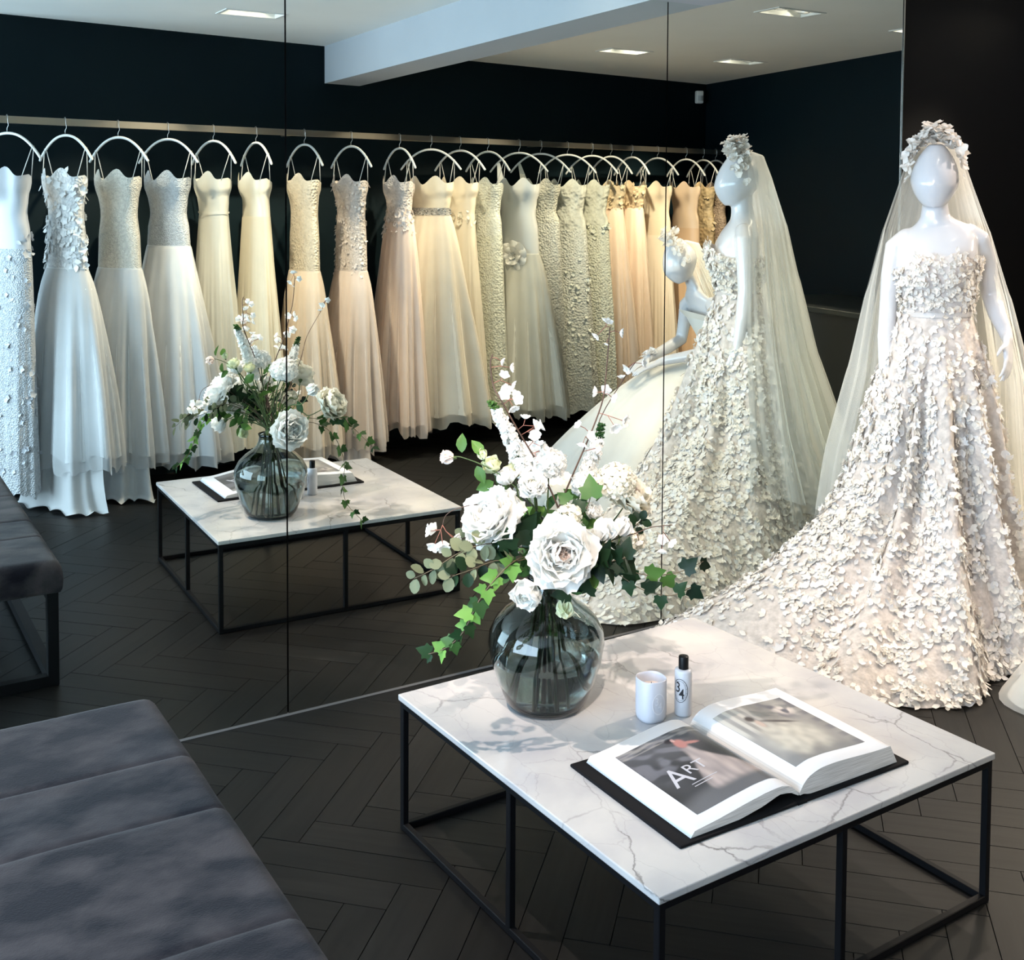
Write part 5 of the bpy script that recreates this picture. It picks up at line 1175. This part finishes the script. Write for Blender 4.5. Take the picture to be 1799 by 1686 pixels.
branch('dark twig with one pale blossom at the right', [B(1050, 945, 0.06), B(1105, 940, 0.07), B(1145, 926, 0.07), B(1182, 922, 0.07)], [(B(1165, 950, .06), 3, .016), (B(1122, 950, .06), 1, .012)], 0.0022)
# rosebud spray at the left
t = thing('rose_spray', 'pink-tinged rosebud on a long leafy stem at the upper left', 'flower', B(785, 806, 0.06), group='cut flowers in the smoked glass vase')
pth = [B(950, 905, 0.04), B(900, 850, 0.05), B(855, 820, 0.06), B(815, 804, 0.06), B(800, 802, 0.06)]; add_stem(t, stem_path(pth[0])[:-1] + pth, 0.0024, STEM, .5); bloom(t, B(797, 804, .06), -AX_R + Vector((0, 0, .05)), 0.030, BUD, PETB, None, .03)
for (x, y), a in (((812, 795), 0.1), ((838, 818), 3.6), ((850, 800), 0.6), ((868, 846), 2.0)):
    o = link('leaf', RO1, None, t); o.matrix_local = frame(TOCAM + rv(.4), a, B(x, y, .065) - t.location, 0.045)
bloom(t, B(850, 806, .06), -AX_R * .3 + Vector((0, 0, 1)), 0.024, BUD, PETG, None, .05)
# eucalyptus and ivy
def sprig(name, lab, cat, pts, me, size, step=1, start=None, extra=(), stem=VINE, r=0.0018, pairs=True, me2=None):
    t = thing(name, lab, cat, pts[-1], group='greenery in the smoked glass vase'); base = stem_path(pts[0]); add_stem(t, base[:-1] + list(pts), r, stem, .5); P_ = smoothp(pts, 5)
    for i, p in enumerate(P_[1:]):
        if i % step: continue
        k = i / len(P_)
        for s_ in ((-1, 1) if pairs else ((-1) ** (i // step),)):
            tang = (P_[min(i + 2, len(P_) - 1)] - P_[max(i, 0)]).normalized(); side = tang.cross(TOCAM).normalized() * s_
            d_ = (side * 0.8 + tang * 0.6 + Vector((0, 0, -0.15)) + rv(.35)).normalized(); nrm = (TOCAM * 0.7 + Vector((0, 0, .45)) + rv(.6)); nrm = (nrm - d_ * nrm.dot(d_)).normalized()
            X = d_.cross(nrm) * -1; q_ = Matrix((X, nrm, d_)).transposed().to_4x4(); sz = size * rs.uniform(.75, 1.2) * lerp(1.1, .8, k)
            o = link('leaf', me2 if me2 and rs.random() < .5 else me, None, t); o.matrix_local = Matrix.Translation(p - t.location + d_ * 0.004) @ q_ @ Matrix.Diagonal((sz, sz, sz, 1))
    return t
sprig('eucalyptus_sprig', 'grey-green eucalyptus sprig reaching far left', 'greenery', [B(905, 960, .10), B(855, 955, .13), B(805, 972, .15), B(765, 998, .16), B(728, 1016, .16)], EU1, 0.034, 2)
sprig('eucalyptus_sprig', 'dense eucalyptus sprig left of the vase neck', 'greenery', [B(910, 985, .12), B(870, 985, .14), B(830, 1000, .16), B(795, 1012, .17)], EU1, 0.036, 2, me2=EU2)
sprig('eucalyptus_sprig', 'eucalyptus sprig behind the left peony', 'greenery', [B(910, 950, .05), B(860, 935, .06), B(815, 945, .06)], EU1, 0.034, 2)
sprig('eucalyptus_sprig', 'dark eucalyptus sprig at the right edge', 'greenery', [B(1045, 965, .04), B(1085, 945, .04), B(1110, 930, .03), B(1125, 915, .03)], EU2, 0.030, 2)
sprig('ivy_vine', 'light green ivy vine trailing down left of the vase', 'greenery', [B(905, 985, .13), B(868, 1020, .17), B(842, 1055, .18), B(825, 1090, .18), B(808, 1118, .18), B(780, 1140, .18), B(748, 1150, .18)], IV1, 0.034, 3, pairs=True, me2=IV2)
sprig('ivy_vine', 'dark ivy vine spreading right over the table edge', 'greenery', [B(1040, 975, .08), B(1090, 995, .10), B(1135, 1010, .10), B(1190, 1006, .09), B(1236, 986, .08)], IV3, 0.042, 3, pairs=False, me2=IV1)
sprig('ivy_vine', 'dark ivy vine hanging lower right with pointed leaves', 'greenery', [B(1035, 985, .10), B(1085, 1008, .12), B(1130, 1036, .13), B(1180, 1046, .13), B(1216, 1030, .12)], IV3, 0.042, 3, pairs=False, me2=IV3)
sprig('ivy_vine', 'short dark ivy tuft below the right blooms', 'greenery', [B(1020, 975, .10), B(1055, 985, .13), B(1080, 985, .14), B(1105, 978, .14)], IV3, 0.046, 3, pairs=True)
sprig('ivy_vine', 'long ivy vine hanging over the table edge on the mirror side', 'greenery', [BV(560, 745, .06), BV(590, 770, .08), BV(606, 815, .09), BV(602, 850, .09), BV(610, 885, .09), BV(636, 913, .09)], IV1, 0.036, 3, pairs=True)
sprig('ivy_vine', 'bushy ivy vine on the mirror side reaching right', 'greenery', [BV(560, 735, .04), BV(600, 735, .05), BV(625, 755, .05), BV(655, 785, .05)], IV1, 0.040, 2, pairs=True)
t = thing('ivy_leaf_sprig', 'large glossy ivy leaf standing up between the right blooms', 'greenery', B(1040, 858, .06), group='greenery in the smoked glass vase'); pth = [B(1005, 930, .05), B(1030, 895, .06), B(1038, 872, .06)]; add_stem(t, stem_path(pth[0])[:-1] + pth, .002, VINE)
for (x, y), a, s_ in (((1040, 872), 0.15, .055), ((1012, 895), -0.7, .040), ((1000, 880), 1.0, .035)):
    o = link('leaf', IV1, None, t); o.matrix_local = frame(TOCAM + Vector((0, 0, .5)) + rv(.2), a, B(x, y, .065) - t.location, s_)
# dark leaves packed around the neck
for i, (x, y, T) in enumerate([(880, 975, .12), (915, 1005, .10), (1010, 1030, .11), (1040, 1010, .10), (905, 935, .08), (1030, 940, .06), (960, 940, .06), (890, 1000, .04)]):
    t = thing('rose_leaf_sprig', ['dark leaf sprig under the left peony', 'dark leaf sprig beside the drooping rose', 'dark leaf sprig under the front peony at right', 'dark leaf sprig right of the vase neck', 'leaf sprig between left peony and ranunculus', 'leaf sprig behind the rosebuds', 'leaf sprig deep behind the front peony', 'leaf sprig at the back left of the neck'][i], 'greenery', B(x, y, T), group='greenery in the smoked glass vase')
    pth = stem_path(B(x, y, T)); add_stem(t, pth, .0022, STEM)
    for k in range(5):
        o = link('leaf', RO1 if i % 2 else IV3, None, t); o.matrix_local = frame(TOCAM + rv(.6), rs.uniform(0, 6.3), rv(.022), rs.uniform(.038, .055))
